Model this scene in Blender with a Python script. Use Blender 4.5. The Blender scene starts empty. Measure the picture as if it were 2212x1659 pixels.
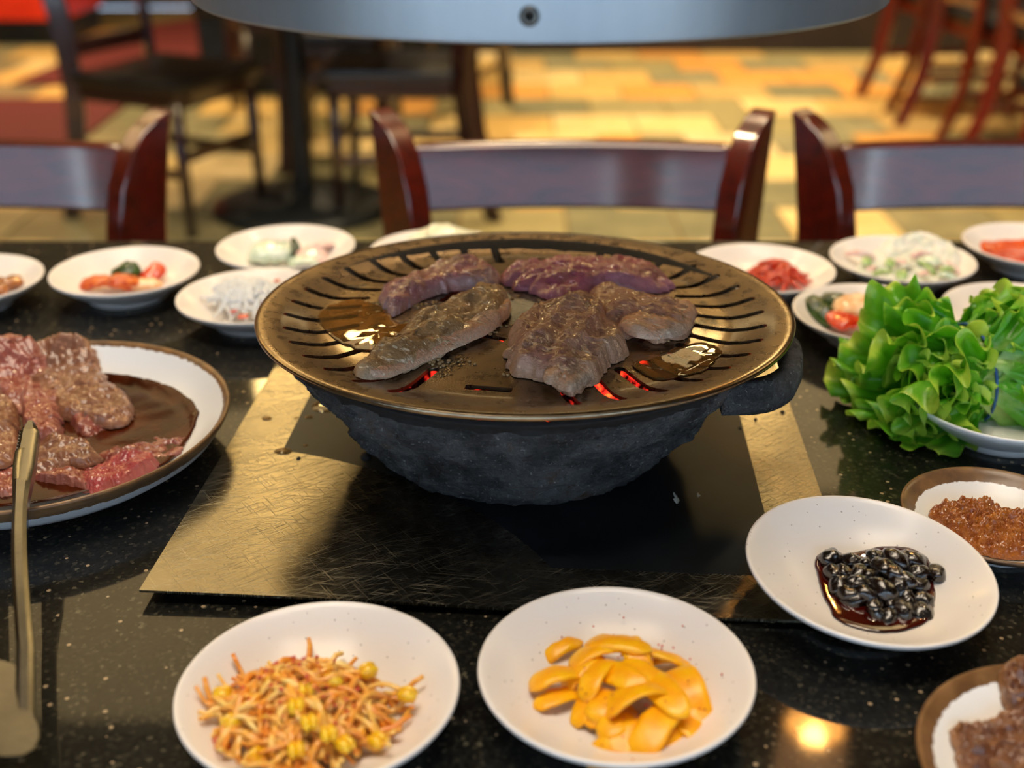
import bpy, bmesh, math, random
from math import sin, cos, pi, radians, sqrt, atan2, hypot
from mathutils import Vector, Matrix, noise

SC = bpy.context.scene
COL = SC.collection

# ------------------------------------------------------------------ camera
F, PITCH, TT, CZ = 2550.0, 0.4414, 0.75, 1.118      # focal length (px of 2212), pitch, table top, lens height
cd = bpy.data.cameras.new('camera'); co = bpy.data.objects.new('camera', cd); COL.objects.link(co)
co.location = (0, 0, CZ); co.rotation_euler = (pi/2 - PITCH, 0, 0)
cd.sensor_width = 36; cd.lens = 36*F/2212; cd.clip_start = .02
cd.dof.use_dof = True; cd.dof.focus_distance = .665; cd.dof.aperture_fstop = cd.lens/9.0
SC.camera = co

# ------------------------------------------------------------------ world, lights, exposure
SC.view_settings.view_transform = 'Standard'; SC.view_settings.look = 'None'
SC.view_settings.gamma = 1; SC.view_settings.use_curve_mapping = False
SC.view_settings.exposure = 0.80
w = bpy.data.worlds.new('world'); SC.world = w; w.use_nodes = True
w.node_tree.nodes['Background'].inputs[0].default_value = (.55, .75, 1, 1)
w.node_tree.nodes['Background'].inputs[1].default_value = 1.2

def area(name, loc, rot, sx, sy, power, col, spread=pi):
    l = bpy.data.lights.new(name, 'AREA'); l.shape = 'RECTANGLE'; l.size = sx; l.size_y = sy
    l.energy = power; l.color = col; l.spread = spread
    o = bpy.data.objects.new(name, l); COL.objects.link(o); o.location = loc; o.rotation_euler = rot
    return o
WINDOWS = [(-2.75, 1.5), (-1.0, 1.5), (.75, 1.5), (2.5, 1.5)]           # centre x, width of the daylight windows behind the camera
WY, WZ0, WZ1 = -2.6, .30, 2.60
for i, (wx, ww) in enumerate(WINDOWS):
    area('window_daylight', (wx, WY + .03, (WZ0 + WZ1)/2), (-pi/2, 0, 0), ww - .12, WZ1 - WZ0 - .12, 270, (.66, .83, 1.0))
# added ceiling panels out of view, for warm light and reflections (housings built below)
PANELS = [(-1.5, 4.0, 1.9, 2.2, 9), (1.5, 4.9, 1.0, 1.2, 3), (-3.3, 2.6, 1.4, 2.0, 10), (3.1, 3.0, 1.2, 1.6, 8), (.3, 7.2, 1.4, .8, 8), (-.1, .5, 1.5, .9, 25)]  # last one is an added fill above the table that whitens the dishes
CEIL = 3.0
for (x, y, sx, sy, pw) in PANELS:
    area('added_panel_light', (x, y, CEIL - .075), (0, 0, 0), sx, sy, pw, (1.0, .74, .36) if y > 1 else (1.0, .84, .66))

# added unseen downlights to brighten the far floor (their cans are built below)
DOWN = [(-2.6, 5.6), (-1.0, 6.2), (.7, 4.0), (1.3, 5.7), (2.9, 5.9), (-2.3, 3.9), (.1, 2.6), (-.9, 2.6), (-.75, 1.75), (.8, 1.7)]
for (x, y) in DOWN:
    l = area('added_downlight', (x, y, CEIL - .02), (0, 0, 0), .22, .22, 21 if y > 3 else 6, (1.0, .76, .44), radians(96)); l.data.shape = 'DISK'
    if y < 2: l.data.energy = 2.5; l.data.size = l.data.size_y = .12  # the two nearest are added for small warm glints
# ------------------------------------------------------------------ helpers
def lin(h):
    v = [int(h[i:i+2], 16)/255 for i in (0, 2, 4)]
    return tuple(c/12.92 if c <= .04045 else ((c + .055)/1.055)**2.4 for c in v) + (1,)
R_, U_, FW_ = Vector((1, 0, 0)), Vector((0, sin(PITCH), cos(PITCH))), Vector((0, cos(PITCH), -sin(PITCH)))
CAM = Vector((0, 0, CZ))
def ray(px, py): return FW_ + R_*((px - 1106)/F) - U_*((py - 829.5)/F)
def P(px, py, z=0.0):                    # where the sight line through a pixel meets the height z above the table top
    d = ray(px, py); return CAM + d*((TT + z - CZ)/d.z)
def PF(px, py, z=0.0): return P(px, py, z - TT)

def link(name, verts, faces, m=None, parent=None, loc=(0, 0, 0), rot=None, smooth=True, sharp=None):
    me = bpy.data.meshes.new(name); me.from_pydata([tuple(v) for v in verts], [], faces)
    me.validate()
    o = bpy.data.objects.new(name, me); COL.objects.link(o)
    if m: me.materials.append(m)
    if smooth: me.polygons.foreach_set('use_smooth', [True]*len(me.polygons))
    if sharp: me.set_sharp_from_angle(angle=radians(sharp))
    o.location = loc
    if rot: o.rotation_euler = rot
    if parent: o.parent = parent
    return o
def tag(o, label=None, cat=None, group=None, kind=None):
    if label: o['label'] = label
    if cat: o['category'] = cat
    if group: o['group'] = group
    if kind: o['kind'] = kind
    return o
def thing(name, label, cat, loc=(0, 0, 0), rz=0, group=None):
    o = bpy.data.objects.new(name, None); COL.objects.link(o); o.location = loc; o.rotation_euler = (0, 0, rz)
    o.empty_display_size = .02
    return tag(o, label, cat, group)
ORD = ['first', 'second', 'third', 'fourth', 'fifth', 'sixth', 'seventh', 'eighth', 'ninth', 'tenth']
def row_labels(pts, rows, what, where):
    idx = sorted(range(len(pts)), key=lambda i: pts[i][1]); n = len(idx); nr = len(rows); out = [None]*n
    for r in range(nr):
        part = sorted(idx[n*r//nr:n*(r+1)//nr], key=lambda i: pts[i][0])
        for k, i in enumerate(part): out[i] = '%s, %s from left in the %s row %s' % (what, ORD[k], rows[r], where)
    return out
def copy_tree(o, parent=None):
    c = o.copy(); COL.objects.link(c); c.parent = parent
    for ch in list(o.children): copy_tree(ch, c)
    return c

class MB:                                 # collects shapes into one mesh
    def __init__(s): s.v = []; s.f = []
    def add(s, vs, fs, M=None):
        b = len(s.v); s.v += [(M @ Vector(v)) if M else Vector(v) for v in vs]; s.f += [tuple(i + b for i in f) for f in fs]; return s
    def box(s, c, d, M=None, bev=0.0):
        x, y, z = d[0]/2, d[1]/2, d[2]/2; b = min(bev, x*.9, y*.9, z*.9)
        if b <= 0:
            vs = [(c[0]+i*x, c[1]+j*y, c[2]+k*z) for i in (-1, 1) for j in (-1, 1) for k in (-1, 1)]
            fs = [(0, 1, 3, 2), (4, 6, 7, 5), (0, 4, 5, 1), (2, 3, 7, 6), (0, 2, 6, 4), (1, 5, 7, 3)]
            return s.add(vs, fs, M)
        bm = bmesh.new(); bmesh.ops.create_cube(bm, size=1)
        bmesh.ops.scale(bm, vec=(d[0], d[1], d[2]), verts=bm.verts)
        bmesh.ops.bevel(bm, geom=list(bm.edges), offset=b, segments=2, affect='EDGES', profile=.6)
        bm.verts.index_update()
        vs = [v.co + Vector(c) for v in bm.verts]; fs = [[v.index for v in f.verts] for f in bm.faces]; bm.free()
        return s.add(vs, fs, M)
    def tube(s, pts, rad, n=8, cap=True, flat=1.0):
        pts = [Vector(p) for p in pts]; N = len(pts)
        if not hasattr(rad, '__len__'): rad = [rad]*N
        up = None; vs = []
        for i, p in enumerate(pts):
            t = (pts[min(i+1, N-1)] - pts[max(i-1, 0)]).normalized()
            if up is None: up = t.orthogonal().normalized()
            up = (up - t*up.dot(t)); up = up.normalized() if up.length > 1e-6 else t.orthogonal().normalized()
            q = t.cross(up)
            for k in range(n):
                a = 2*pi*k/n; vs.append(p + (up*cos(a) + q*sin(a)*flat)*rad[i])
        fs = [(i*n+k, i*n+(k+1) % n, (i+1)*n+(k+1) % n, (i+1)*n+k) for i in range(N-1) for k in range(n)]
        if cap: fs += [tuple(range(n-1, -1, -1)), tuple((N-1)*n + k for k in range(n))]
        return s.add(vs, fs)
    def lathe(s, prof, n=64, M=None):
        vs = []; idx = []
        for r, z in prof:
            if r < 1e-6: idx.append([len(vs)]*n); vs.append((0, 0, z))
            else:
                idx.append([len(vs)+k for k in range(n)]); vs += [(r*cos(2*pi*k/n), r*sin(2*pi*k/n), z) for k in range(n)]
        fs = []
        for a, b in zip(idx, idx[1:]):
            for k in range(n):
                q = [a[k], a[(k+1) % n], b[(k+1) % n], b[k]]; u = []
                for i in q:
                    if i not in u: u.append(i)
                if len(u) > 2: fs.append(tuple(u))
        return s.add(vs, fs, M)
    def ell(s, c, r, n=10, m=7, M=None):
        vs = []; fs = []
        for i in range(m+1):
            t = pi*i/m
            for k in range(n):
                a = 2*pi*k/n; vs.append((c[0]+r[0]*sin(t)*cos(a), c[1]+r[1]*sin(t)*sin(a), c[2]+r[2]*cos(t)))
        for i in range(m):
            for k in range(n): fs.append((i*n+k, (i+1)*n+k, (i+1)*n+(k+1) % n, i*n+(k+1) % n))
        return s.add(vs, fs, M)
    def go(s, name, m=None, parent=None, **k): return link(name, s.v, s.f, m, parent, **k)

# ------------------------------------------------------------------ materials
def nodes(name):
    m = bpy.data.materials.new(name); m.use_nodes = True
    nt = m.node_tree; return m, nt, nt.nodes['Principled BSDF']
def N(nt, t, **k):
    n = nt.nodes.new(t)
    for a, b in k.items():
        if a in n.bl_rna.properties: setattr(n, a, b)
        else: n.inputs[a.replace('_', ' ')].default_value = b
    return n
def ramp(nt, src, stops):
    r = nt.nodes.new('ShaderNodeValToRGB'); e = r.color_ramp.elements
    while len(e) < len(stops): e.new(.5)
    for x, (p, c) in zip(e, stops): x.position = p; x.color = c if len(c) == 4 else (*c, 1)
    nt.links.new(src, r.inputs[0]); return r.outputs[0]
def coords(nt, scale=(1, 1, 1), rot=(0, 0, 0), kind='Object'):
    tc = nt.nodes.new('ShaderNodeTexCoord'); mp = nt.nodes.new('ShaderNodeMapping')
    mp.inputs['Scale'].default_value = scale; mp.inputs['Rotation'].default_value = rot
    src = tc.outputs[kind]
    if any(rot):                                           # turn first, stretch afterwards
        mr = nt.nodes.new('ShaderNodeMapping'); mr.inputs['Rotation'].default_value = rot; mp.inputs['Rotation'].default_value = (0, 0, 0)
        nt.links.new(src, mr.inputs['Vector']); src = mr.outputs[0]
    nt.links.new(src, mp.inputs['Vector']); return mp.outputs[0]
def noi(nt, co, scale, detail=4, rough=.55, dist=0):
    n = N(nt, 'ShaderNodeTexNoise'); n.inputs['Scale'].default_value = scale; n.inputs['Detail'].default_value = detail
    n.inputs['Roughness'].default_value = rough; n.inputs['Distortion'].default_value = dist
    if co: nt.links.new(co, n.inputs['Vector'])
    return n.outputs[0]
def mixc(nt, fac, a, b, mode='MIX'):
    n = nt.nodes.new('ShaderNodeMix'); n.data_type = 'RGBA'; n.blend_type = mode
    for s, v in ((n.inputs[0], fac), (n.inputs[6], a), (n.inputs[7], b)):
        if hasattr(v, 'is_linked'): nt.links.new(v, s)
        else: s.default_value = v if not (s is n.inputs[0]) else v
    return n.outputs[2]
def mth(nt, op, a, b=0.0, clamp=False):
    n = nt.nodes.new('ShaderNodeMath'); n.operation = op; n.use_clamp = clamp
    for s, v in zip(n.inputs, (a, b)):
        if hasattr(v, 'is_linked'): nt.links.new(v, s)
        else: s.default_value = v
    return n.outputs[0]
def bump(nt, b, h, strength=.3, dist=.001):
    n = nt.nodes.new('ShaderNodeBump'); n.inputs['Strength'].default_value = strength; n.inputs['Distance'].default_value = dist
    nt.links.new(h, n.inputs['Height']); nt.links.new(n.outputs[0], b.inputs['Normal']); return n
def setp(b, **k):
    for a, v in k.items(): b.inputs[a.replace('_', ' ')].default_value = v

def simple(name, c1, c2=None, scale=60, rough=.5, metal=0, bstr=0, bscale=300, bdist=.001, coat=0, sss=0, spec=.5, stretch=(1, 1, 1), lo=.35, hi=.65, kind='Object', sssr=.004):
    m, nt, b = nodes(name); setp(b, Roughness=rough, Metallic=metal, Coat_Weight=coat, Coat_Roughness=.08, Specular_IOR_Level=spec)
    c = coords(nt, stretch, kind=kind)
    if c2: nt.links.new(ramp(nt, noi(nt, c, scale), [(lo, lin(c1)), (hi, lin(c2))]), b.inputs['Base Color'])
    else: b.inputs['Base Color'].default_value = lin(c1)
    if bstr: bump(nt, b, noi(nt, c, bscale, 5), bstr, bdist)
    if sss: setp(b, Subsurface_Weight=sss, Subsurface_Scale=sssr); b.inputs['Subsurface Radius'].default_value = (1, .6, .35)
    return m
def emit(name, col, s):
    m, nt, b = nodes(name); b.inputs['Emission Color'].default_value = col; b.inputs['Emission Strength'].default_value = s
    b.inputs['Base Color'].default_value = (.8, .7, .5, 1); return m

MAT = {}
# polished black granite with pale flecks and a greasy film
m, nt, b = nodes('black granite'); c = coords(nt)
v = N(nt, 'ShaderNodeTexVoronoi'); v.inputs['Scale'].default_value = 150; nt.links.new(c, v.inputs['Vector'])
sep = N(nt, 'ShaderNodeSeparateColor'); nt.links.new(v.outputs['Color'], sep.inputs[0])
fl = mth(nt, 'MULTIPLY', mth(nt, 'LESS_THAN', v.outputs['Distance'], .17), mth(nt, 'GREATER_THAN', sep.outputs[0], .80))
v2 = N(nt, 'ShaderNodeTexVoronoi'); v2.inputs['Scale'].default_value = 520; nt.links.new(c, v2.inputs['Vector'])
sep2 = N(nt, 'ShaderNodeSeparateColor'); nt.links.new(v2.outputs['Color'], sep2.inputs[0])
base = ramp(nt, sep2.outputs[1], [(.0, (.004, .004, .004)), (.8, (.012, .012, .010)), (.97, (.035, .032, .022)), (1, (.10, .09, .06))])
col = mixc(nt, fl, base, (.42, .31, .19, 1)); nt.links.new(col, b.inputs['Base Color'])
film = noi(nt, coords(nt, (3, 1, 1), (0, 0, .7)), 9, 5, .6, .6)
nt.links.new(ramp(nt, film, [(.3, (.30,)*3), (.7, (.52,)*3)]), b.inputs['Roughness'])
setp(b, Coat_Weight=.6, Coat_Roughness=.05, Specular_IOR_Level=.06)
MAT['granite'] = m

# scratched steel sheet
m, nt, b = nodes('scratched steel'); setp(b, Metallic=1)
hs = None
for k, (rz, st, sc) in enumerate([(.03, (7, 420, 1), 3), (-.35, (9, 330, 1), 3), (-.62, (6, 260, 1), 4), (-.8, (10, 380, 1), 3), (.9, (9, 300, 1), 4), (2.4, (10, 320, 1), 4), (.12, (12, 700, 1), 3)]):
    n = noi(nt, coords(nt, st, (0, 0, rz)), sc, 2, .5, .25)
    n = ramp(nt, n, [(.63, (0, 0, 0)), (.72, (1, 1, 1))])
    hs = n if hs is None else mth(nt, 'ADD', hs, n)
bl = noi(nt, coords(nt), 14, 4)
brush = noi(nt, coords(nt, (14, 900, 1), (0, 0, .02)), 2, 2)
nt.links.new(mixc(nt, mth(nt, 'MULTIPLY', hs, .45, True), ramp(nt, bl, [(.3, lin('706b5e')), (.7, lin('8c8572'))]), lin('c8c0a8')), b.inputs['Base Color'])
nt.links.new(mth(nt, 'ADD', mth(nt, 'MULTIPLY', hs, .16), mth(nt, 'ADD', mth(nt, 'MULTIPLY', bl, .22), .14)), b.inputs['Roughness'])
bump(nt, b, mth(nt, 'ADD', mth(nt, 'ADD', mth(nt, 'MULTIPLY', hs, .17), mth(nt, 'MULTIPLY', brush, .12)), mth(nt, 'MULTIPLY', noi(nt, coords(nt), 11, 1), 7)), .6, .00035)
MAT['steel'] = m

# seasoned griddle iron
m, nt, b = nodes('griddle iron'); setp(b, Metallic=.85)
c = coords(nt); big = noi(nt, c, 26, 5, .65); fine = noi(nt, c, 900, 3)
lenN = N(nt, 'ShaderNodeVectorMath', operation='LENGTH'); tc = nt.nodes.new('ShaderNodeTexCoord'); nt.links.new(tc.outputs['Object'], lenN.inputs[0])
rad = lenN.outputs['Value']
burn = ramp(nt, mth(nt, 'ADD', mth(nt, 'MULTIPLY', mth(nt, 'SUBTRACT', .112, rad), 7.0), mth(nt, 'MULTIPLY', mth(nt, 'SUBTRACT', big, .5), 3.4)), [(.22, (0, 0, 0)), (.50, (1, 1, 1))])
metal = ramp(nt, noi(nt, c, 60, 5), [(.3, lin('6e5a46')), (.7, lin('907858'))])
nt.links.new(mth(nt, 'MULTIPLY', mth(nt, 'SUBTRACT', 1.0, mth(nt, 'MULTIPLY', burn, .75)), .85), b.inputs['Metallic'])
nt.links.new(mixc(nt, burn, metal, lin('1e1611')), b.inputs['Base Color'])
nt.links.new(ramp(nt, noi(nt, c, 120, 4), [(.3, (.22,)*3), (.75, (.40,)*3)]), b.inputs['Roughness'])
bump(nt, b, mth(nt, 'ADD', mth(nt, 'MULTIPLY', fine, .3), mth(nt, 'MULTIPLY', mth(nt, 'MULTIPLY', noi(nt, c, 260, 4), burn), 2.0)), .35, .0012)
setp(b, Coat_Weight=.35, Coat_Roughness=.12)
MAT['iron'] = m
MAT['iron_edge'] = simple('worn griddle edge', '8a7a66', 'b5a184', 40, .28, 1, .2, 300)

# crusty cast brazier
m, nt, b = nodes('crusted cast stone'); c = coords(nt)
colr = ramp(nt, noi(nt, c, 30, 8, .7), [(.34, lin('28292a')), (.47, lin('4a4c4e')), (.58, lin('6c6e70')), (.7, lin('5e4630'))])
nt.links.new(mixc(nt, ramp(nt, noi(nt, c, 420, 3), [(.63, (0, 0, 0)), (.72, (1, 1, 1))]), colr, lin('a8a8a8')), b.inputs['Base Color'])
setp(b, Roughness=.72, Specular_IOR_Level=.35)
bump(nt, b, mth(nt, 'ADD', noi(nt, c, 110, 6, .7), mth(nt, 'MULTIPLY', noi(nt, c, 600, 4, .6), .6)), 1.0, .009)
MAT['brazier'] = m

# speckled melamine
def speck(name, white, rim=None, r0=0, dots=True, dens=.78):
    m, nt, b = nodes(name); c = coords(nt); setp(b, Roughness=.30, Specular_IOR_Level=.4, Coat_Weight=.12, Coat_Roughness=.12)
    v = N(nt, 'ShaderNodeTexVoronoi'); v.inputs['Scale'].default_value = 300; nt.links.new(c, v.inputs['Vector'])
    s = N(nt, 'ShaderNodeSeparateColor'); nt.links.new(v.outputs['Color'], s.inputs[0])
    f = mth(nt, 'MULTIPLY', mth(nt, 'LESS_THAN', v.outputs['Distance'], .16), mth(nt, 'GREATER_THAN', s.outputs[0], dens))
    col = mixc(nt, mth(nt, 'MULTIPLY', f, .5), lin(white), lin('6a625c')) if dots else None
    if rim:
        sx = N(nt, 'ShaderNodeSeparateXYZ'); nt.links.new(c, sx.inputs[0])
        rr = mth(nt, 'SQRT', mth(nt, 'ADD', mth(nt, 'MULTIPLY', sx.outputs[0], sx.outputs[0]), mth(nt, 'MULTIPLY', sx.outputs[1], sx.outputs[1])))
        e = mth(nt, 'ADD', rr, mth(nt, 'MULTIPLY', mth(nt, 'SUBTRACT', noi(nt, c, 240, 4, .6), .5), .0030))
        col = mixc(nt, ramp(nt, mth(nt, 'MULTIPLY', mth(nt, 'SUBTRACT', e, r0), 1500, True), [(.2, (0, 0, 0)), (.8, (1, 1, 1))]), col or lin(white), ramp(nt, noi(nt, c, 70, 4), [(.3, lin(rim)), (.7, lin('8f6a44'))]))
    nt.links.new(col, b.inputs['Base Color'])
    return m
MAT['melamine'] = speck('speckled white melamine', 'efe9e4')
MAT['plain_white'] = speck('white glazed ware', 'f0f0ee', dens=.97)

# meats
def meat(name, a, bcol, fat, scale=45, wet=.7, fatlo=.58, sss=0, rough=.42, edge=.36, fs=.35):
    m, nt, b = nodes(name); c = coords(nt, kind='Object')
    col = ramp(nt, noi(nt, c, scale, 6, .6, .5), [(.32, lin(a)), (.68, lin(bcol))])
    st = noi(nt, coords(nt, (2.2, 9, 9), (0, 0, .5)), 30, 3, .5, 1.6)
    fine = noi(nt, coords(nt, (1, 4, 4), (0, 0, .5)), 190, 3, .6, .6)
    col = mixc(nt, ramp(nt, fine, [(.35, (1, 1, 1)), (.5, (0, 0, 0))]), col, mixc(nt, fs, col, lin('4a2a20')))
    sear = ramp(nt, noi(nt, c, 34, 5, .65, .4), [(.52, (0, 0, 0)), (.66, (1, 1, 1))])
    col = mixc(nt, mth(nt, 'MULTIPLY', sear, fs*1.5), col, lin('5a3420'))
    at = nt.nodes.new('ShaderNodeAttribute'); at.attribute_name = 'edge'
    ef = mth(nt, 'MULTIPLY', ramp(nt, mth(nt, 'ADD', at.outputs['Fac'], mth(nt, 'MULTIPLY', mth(nt, 'SUBTRACT', noi(nt, c, 60, 4), .5), .5)), [(.72, (0, 0, 0)), (.95, (1, 1, 1))]), edge)
    f = mth(nt, 'MAXIMUM', ramp(nt, st, [(fatlo, (0, 0, 0)), (fatlo + .10, (1, 1, 1))]), ef)
    nt.links.new(mixc(nt, f, col, lin(fat)), b.inputs['Base Color'])
    setp(b, Roughness=rough, Coat_Weight=wet*.9, Coat_Roughness=.09)
    bump(nt, b, mth(nt, 'ADD', noi(nt, c, 420, 4, .65), mth(nt, 'MULTIPLY', fine, .9)), .6, .0016)
    return m
MAT['meat_pink'] = meat('half raw beef', 'b86472', 'ac7a70', 'f4d4cc')
MAT['meat_rose'] = meat('searing rosy beef', 'b03c60', 'a85868', 'f0b0c0', fatlo=.62)
MAT['meat_grey'] = meat('seared grey beef', 'b08050', 'c89a68', 'ffe6c4', wet=.5)
MAT['meat_brown'] = meat('browned beef', 'b87460', 'cc9478', 'ffd0a0', wet=.5)
MAT['meat_tip'] = meat('pale cooked beef fibres', 'f0a478', 'f8c49c', 'ffe8cc', wet=.5)
MAT['meat_raw'] = meat('marinated raw beef', '842a24', '8e4430', 'e0a090', 22, .9, .60, fs=.15, rough=.3, edge=.3)
MAT['meat_raw2'] = meat('soy stained beef', '6a3c20', '844a30', 'cc9874', 22, .9, .60, fs=.15, rough=.3, edge=.3)
MAT['meat_red'] = meat('bright red beef', 'a82434', '983438', 'dc9080', 22, .9, .64, fs=.15, rough=.3, edge=.2)
MAT['meat_done'] = meat('grilled glazed beef', '5e3012', '80481e', 'c48c50', 60, 1.0, .62, edge=.4)
MAT['soy'] = simple('soy marinade', '2a0f04', '4a1c08', 30, .14, 0, .15, 420, .0008, .06, spec=.10)
MAT['soy_edge'] = simple('thin soy stain', '8a4a1c', None, rough=.15, coat=.8)
MAT['bean_sauce'] = simple('dark red syrup', '2a0402', '4a0803', 40, .06, 0, 0, 100, coat=1.0, spec=.6)
MAT['bean'] = simple('glazed black bean', '080504', '1c0d07', 160, .16, 0, .5, 420, .0012, 1.0, spec=.6)
MAT['paste'] = simple('soybean paste', '9a4c0e', 'c0701c', 160, .22, 0, .9, 520, .003, .8, sss=.12)
MAT['radish'] = simple('yellow pickled radish', 'ffa800', 'ffc000', 90, .4, 0, .15, 300, .0005, .15, sss=.08)
MAT['sprout'] = simple('seasoned sprout', 'f8ac2c', 'fcd880', 120, .3, 0, 0, 300, coat=.4, sss=.15)
MAT['sprout2'] = simple('chilli stained sprout', 'e88820', 'f4b450', 120, .3, 0, 0, 300, coat=.4, sss=.15)
MAT['soy_head'] = simple('yellow soybean head', 'f2b80a', 'f8cc20', 200, .3, coat=.5, sss=.2)
MAT['chilli'] = simple('red chilli flake', 'b01806', 'd83408', 300, .3, coat=.6)
MAT['kimchi'] = simple('kimchi cabbage', 'b83206', 'e47a24', 120, .3, 0, .5, 300, .001, .4, lo=.38, hi=.66, sss=.1)
MAT['kimchi_pale'] = simple('pale kimchi stem', 'e8a060', 'f4d8b0', 120, .3, 0, .4, 300, .001, .35, sss=.1)
MAT['kimchi_red'] = simple('red chilli radish', 'c81c06', 'e04a10', 150, .22, 0, .4, 300, .001, .9)
MAT['cuke'] = simple('cucumber skin', '12280a', '345418', 80, .3, 0, .3, 300, .0006, .3)
MAT['cuke_in'] = simple('pale cucumber flesh', 'bcd4bc', 'e0ece0', 120, .25, 0, .2, 300, .0006, .7, sss=.2)
MAT['noodle'] = simple('white shredded radish', 'd6dbe2', 'eceff4', 200, .3, coat=.5, sss=.3)
MAT['pale'] = simple('pale cabbage stem', 'dcdcb8', 'f0f0e0', 60, .35, 0, .3, 200, coat=.4, sss=.2)
MAT['pink'] = simple('pink radish slice', 'e8b4b0', 'f0dcd8', 120, .3, coat=.4, sss=.2)
MAT['saladgreen'] = simple('salad green', '7aa84c', 'c0d89c', 140, .3, coat=.4, sss=.1)
MAT['mayo'] = simple('creamy dressing', 'e8e4dc', 'd8e0d4', 90, .3, coat=.3, sss=.2)
MAT['redsauce'] = simple('orange red chilli sauce', 'c83c08', 'e85a14', 60, .15, coat=.9)
MAT['brownfood'] = simple('braised brown pieces', '7a3c10', 'a8601c', 120, .25, 0, .5, 300, .001, .9)
m, nt, b = nodes('brown oil'); setp(b, Roughness=.03, Transmission_Weight=.85, IOR=1.46); b.inputs['Base Color'].default_value = lin('f0c074'); MAT['oil'] = m
MAT['char'] = simple('char crumb', '0c0b0b', '1a1818', 200, .8, 0, .5)
MAT['white_mark'] = simple('white splash', 'd0d0c8', None, rough=.5)
MAT['mirror_steel'] = simple('polished steel', '6a6864', '7c7a74', 30, .26, 1, .05, 400)
MAT['hood'] = simple('brushed steel hood', 'b8c2ca', 'c6ced4', 30, .46, .85, .12, 60, .0006, stretch=(1, 1, .03))
MAT['hood_in'] = simple('sooty hood lining', '6a6056', '8a7e70', 20, .5, .7)
MAT['foam'] = simple('fat bubble', 'b89868', None, rough=.08, coat=1.0, sss=.2)

# wood, floor, room
def wood(name, a, bcol, coat=.9, rough=.3):
    m, nt, b = nodes(name); c = coords(nt, (1, 6, 6)); n = noi(nt, c, 7, 5, .6, 1.4)
    nt.links.new(ramp(nt, n, [(.3, lin(a)), (.7, lin(bcol))]), b.inputs['Base Color'])
    setp(b, Roughness=rough, Coat_Weight=coat, Coat_Roughness=.10, Coat_IOR=1.7)
    bump(nt, b, n, .06, .001); return m
MAT['mahogany'] = wood('mahogany lacquer', '3a0c06', '6a1a0a')
MAT['dark_mahogany'] = wood('dark mahogany lacquer', '1a080c', '2c1016', .5)
MAT['red_wood'] = wood('red brown lacquer', '4a1206', '7a2408', .5)
MAT['black_vinyl'] = simple('black vinyl', '0e0f12', '16181c', 40, .35, 0, .1, 200, coat=.2)
MAT['black_iron'] = simple('black iron', '12181c', '1c242a', 30, .45, .3)
MAT['wall'] = simple('brown plaster', '5c4630', '684f36', 3, .85)
MAT['ceil'] = simple('dark brown ceiling', '3a2e20', '423424', 2, .9)
MAT['dark_wall'] = simple('dark brown panelling', '1c1310', '2a1d17', 6, .6)
MAT['grout'] = simple('floor grout', '6a5836', '7c6840', 30, .8)
SLATE = [simple('slate ' + str(i), a, bb, 7, .38, 0, .25, 30, .003, .25) for i, (a, bb) in enumerate([('c09c58', 'd4b06c'), ('8a8058', 'a09468'), ('d0b070', 'e0c890'), ('6c6a50', '847f60'), ('b09058', 'c4a468'), ('c8b080', 'd8c498'), ('78745a', '98906c'), ('c88c44', 'd49c50')])]
MAT['red_mat'] = simple('dark red carpet', '4c0806', '5a0c08', 60, .85, 0, .4, 200, .003)
MAT['red_paint'] = simple('bright red lacquer', 'd02806', 'dc3008', 8, .4, coat=.3)
MAT['frame_white'] = simple('white window frame', 'd0d0cc', None, rough=.4)
MAT['lamp_metal'] = simple('lamp housing', '2a2420', None, rough=.4, metal=.6)
MAT['added_panel_glow'] = emit('added panel diffuser', (1.0, .74, .36, 1), .3)
MAT['amber_glow'] = emit('amber lamp glass', (1.0, .40, .12, 1), 1.5)
MAT['globe_glow'] = emit('lit opal globe', (1.0, .66, .24, 1), 20)
MAT['bulb'] = emit('lit bulb', (1.0, .48, .12, 1), 110)
MAT['blue_rubber'] = simple('blue rubber band', '1c4a8a', '2a62a8', 60, .4)
m, nt, b = nodes('window glass'); setp(b, Roughness=.0, Transmission_Weight=1.0, IOR=1.05); MAT['glass'] = m
m, nt, b = nodes('glowing charcoal'); c = coords(nt)
n = noi(nt, c, 55, 5, .6)
nt.links.new(ramp(nt, n, [(.4, (.02, .02, .02)), (.6, (.10, .08, .08))]), b.inputs['Base Color'])
nt.links.new(ramp(nt, n, [(.52, (0, 0, 0)), (.6, (.6, .015, .008)), (.72, (1, .20, .03))]), b.inputs['Emission Color']); setp(b, Emission_Strength=1.7, Roughness=.9)
MAT['ember'] = m
# lettuce: greener towards the heart, yellow-green along the frilled edge
m, nt, b = nodes('leaf lettuce'); at = nt.nodes.new('ShaderNodeAttribute'); at.attribute_name = 'edge'
c = coords(nt); g = mth(nt, 'ADD', at.outputs['Fac'], mth(nt, 'MULTIPLY', mth(nt, 'SUBTRACT', noi(nt, c, 70, 4), .5), .55))
gc = ramp(nt, g, [(.05, lin('cfe688')), (.35, lin('58ac20')), (.62, lin('52ac14')), (.86, lin('7cc62a')), (1.0, lin('c4e450'))])
nt.links.new(gc, b.inputs['Base Color']); setp(b, Roughness=.3, Coat_Weight=.35, Coat_Roughness=.15, Specular_IOR_Level=.5)
bump(nt, b, noi(nt, c, 170, 4, .6), .5, .0022)
tr = nt.nodes.new('ShaderNodeBsdfTranslucent'); nt.links.new(gc, tr.inputs[0]); mx = nt.nodes.new('ShaderNodeMixShader'); mx.inputs[0].default_value = .3
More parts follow.
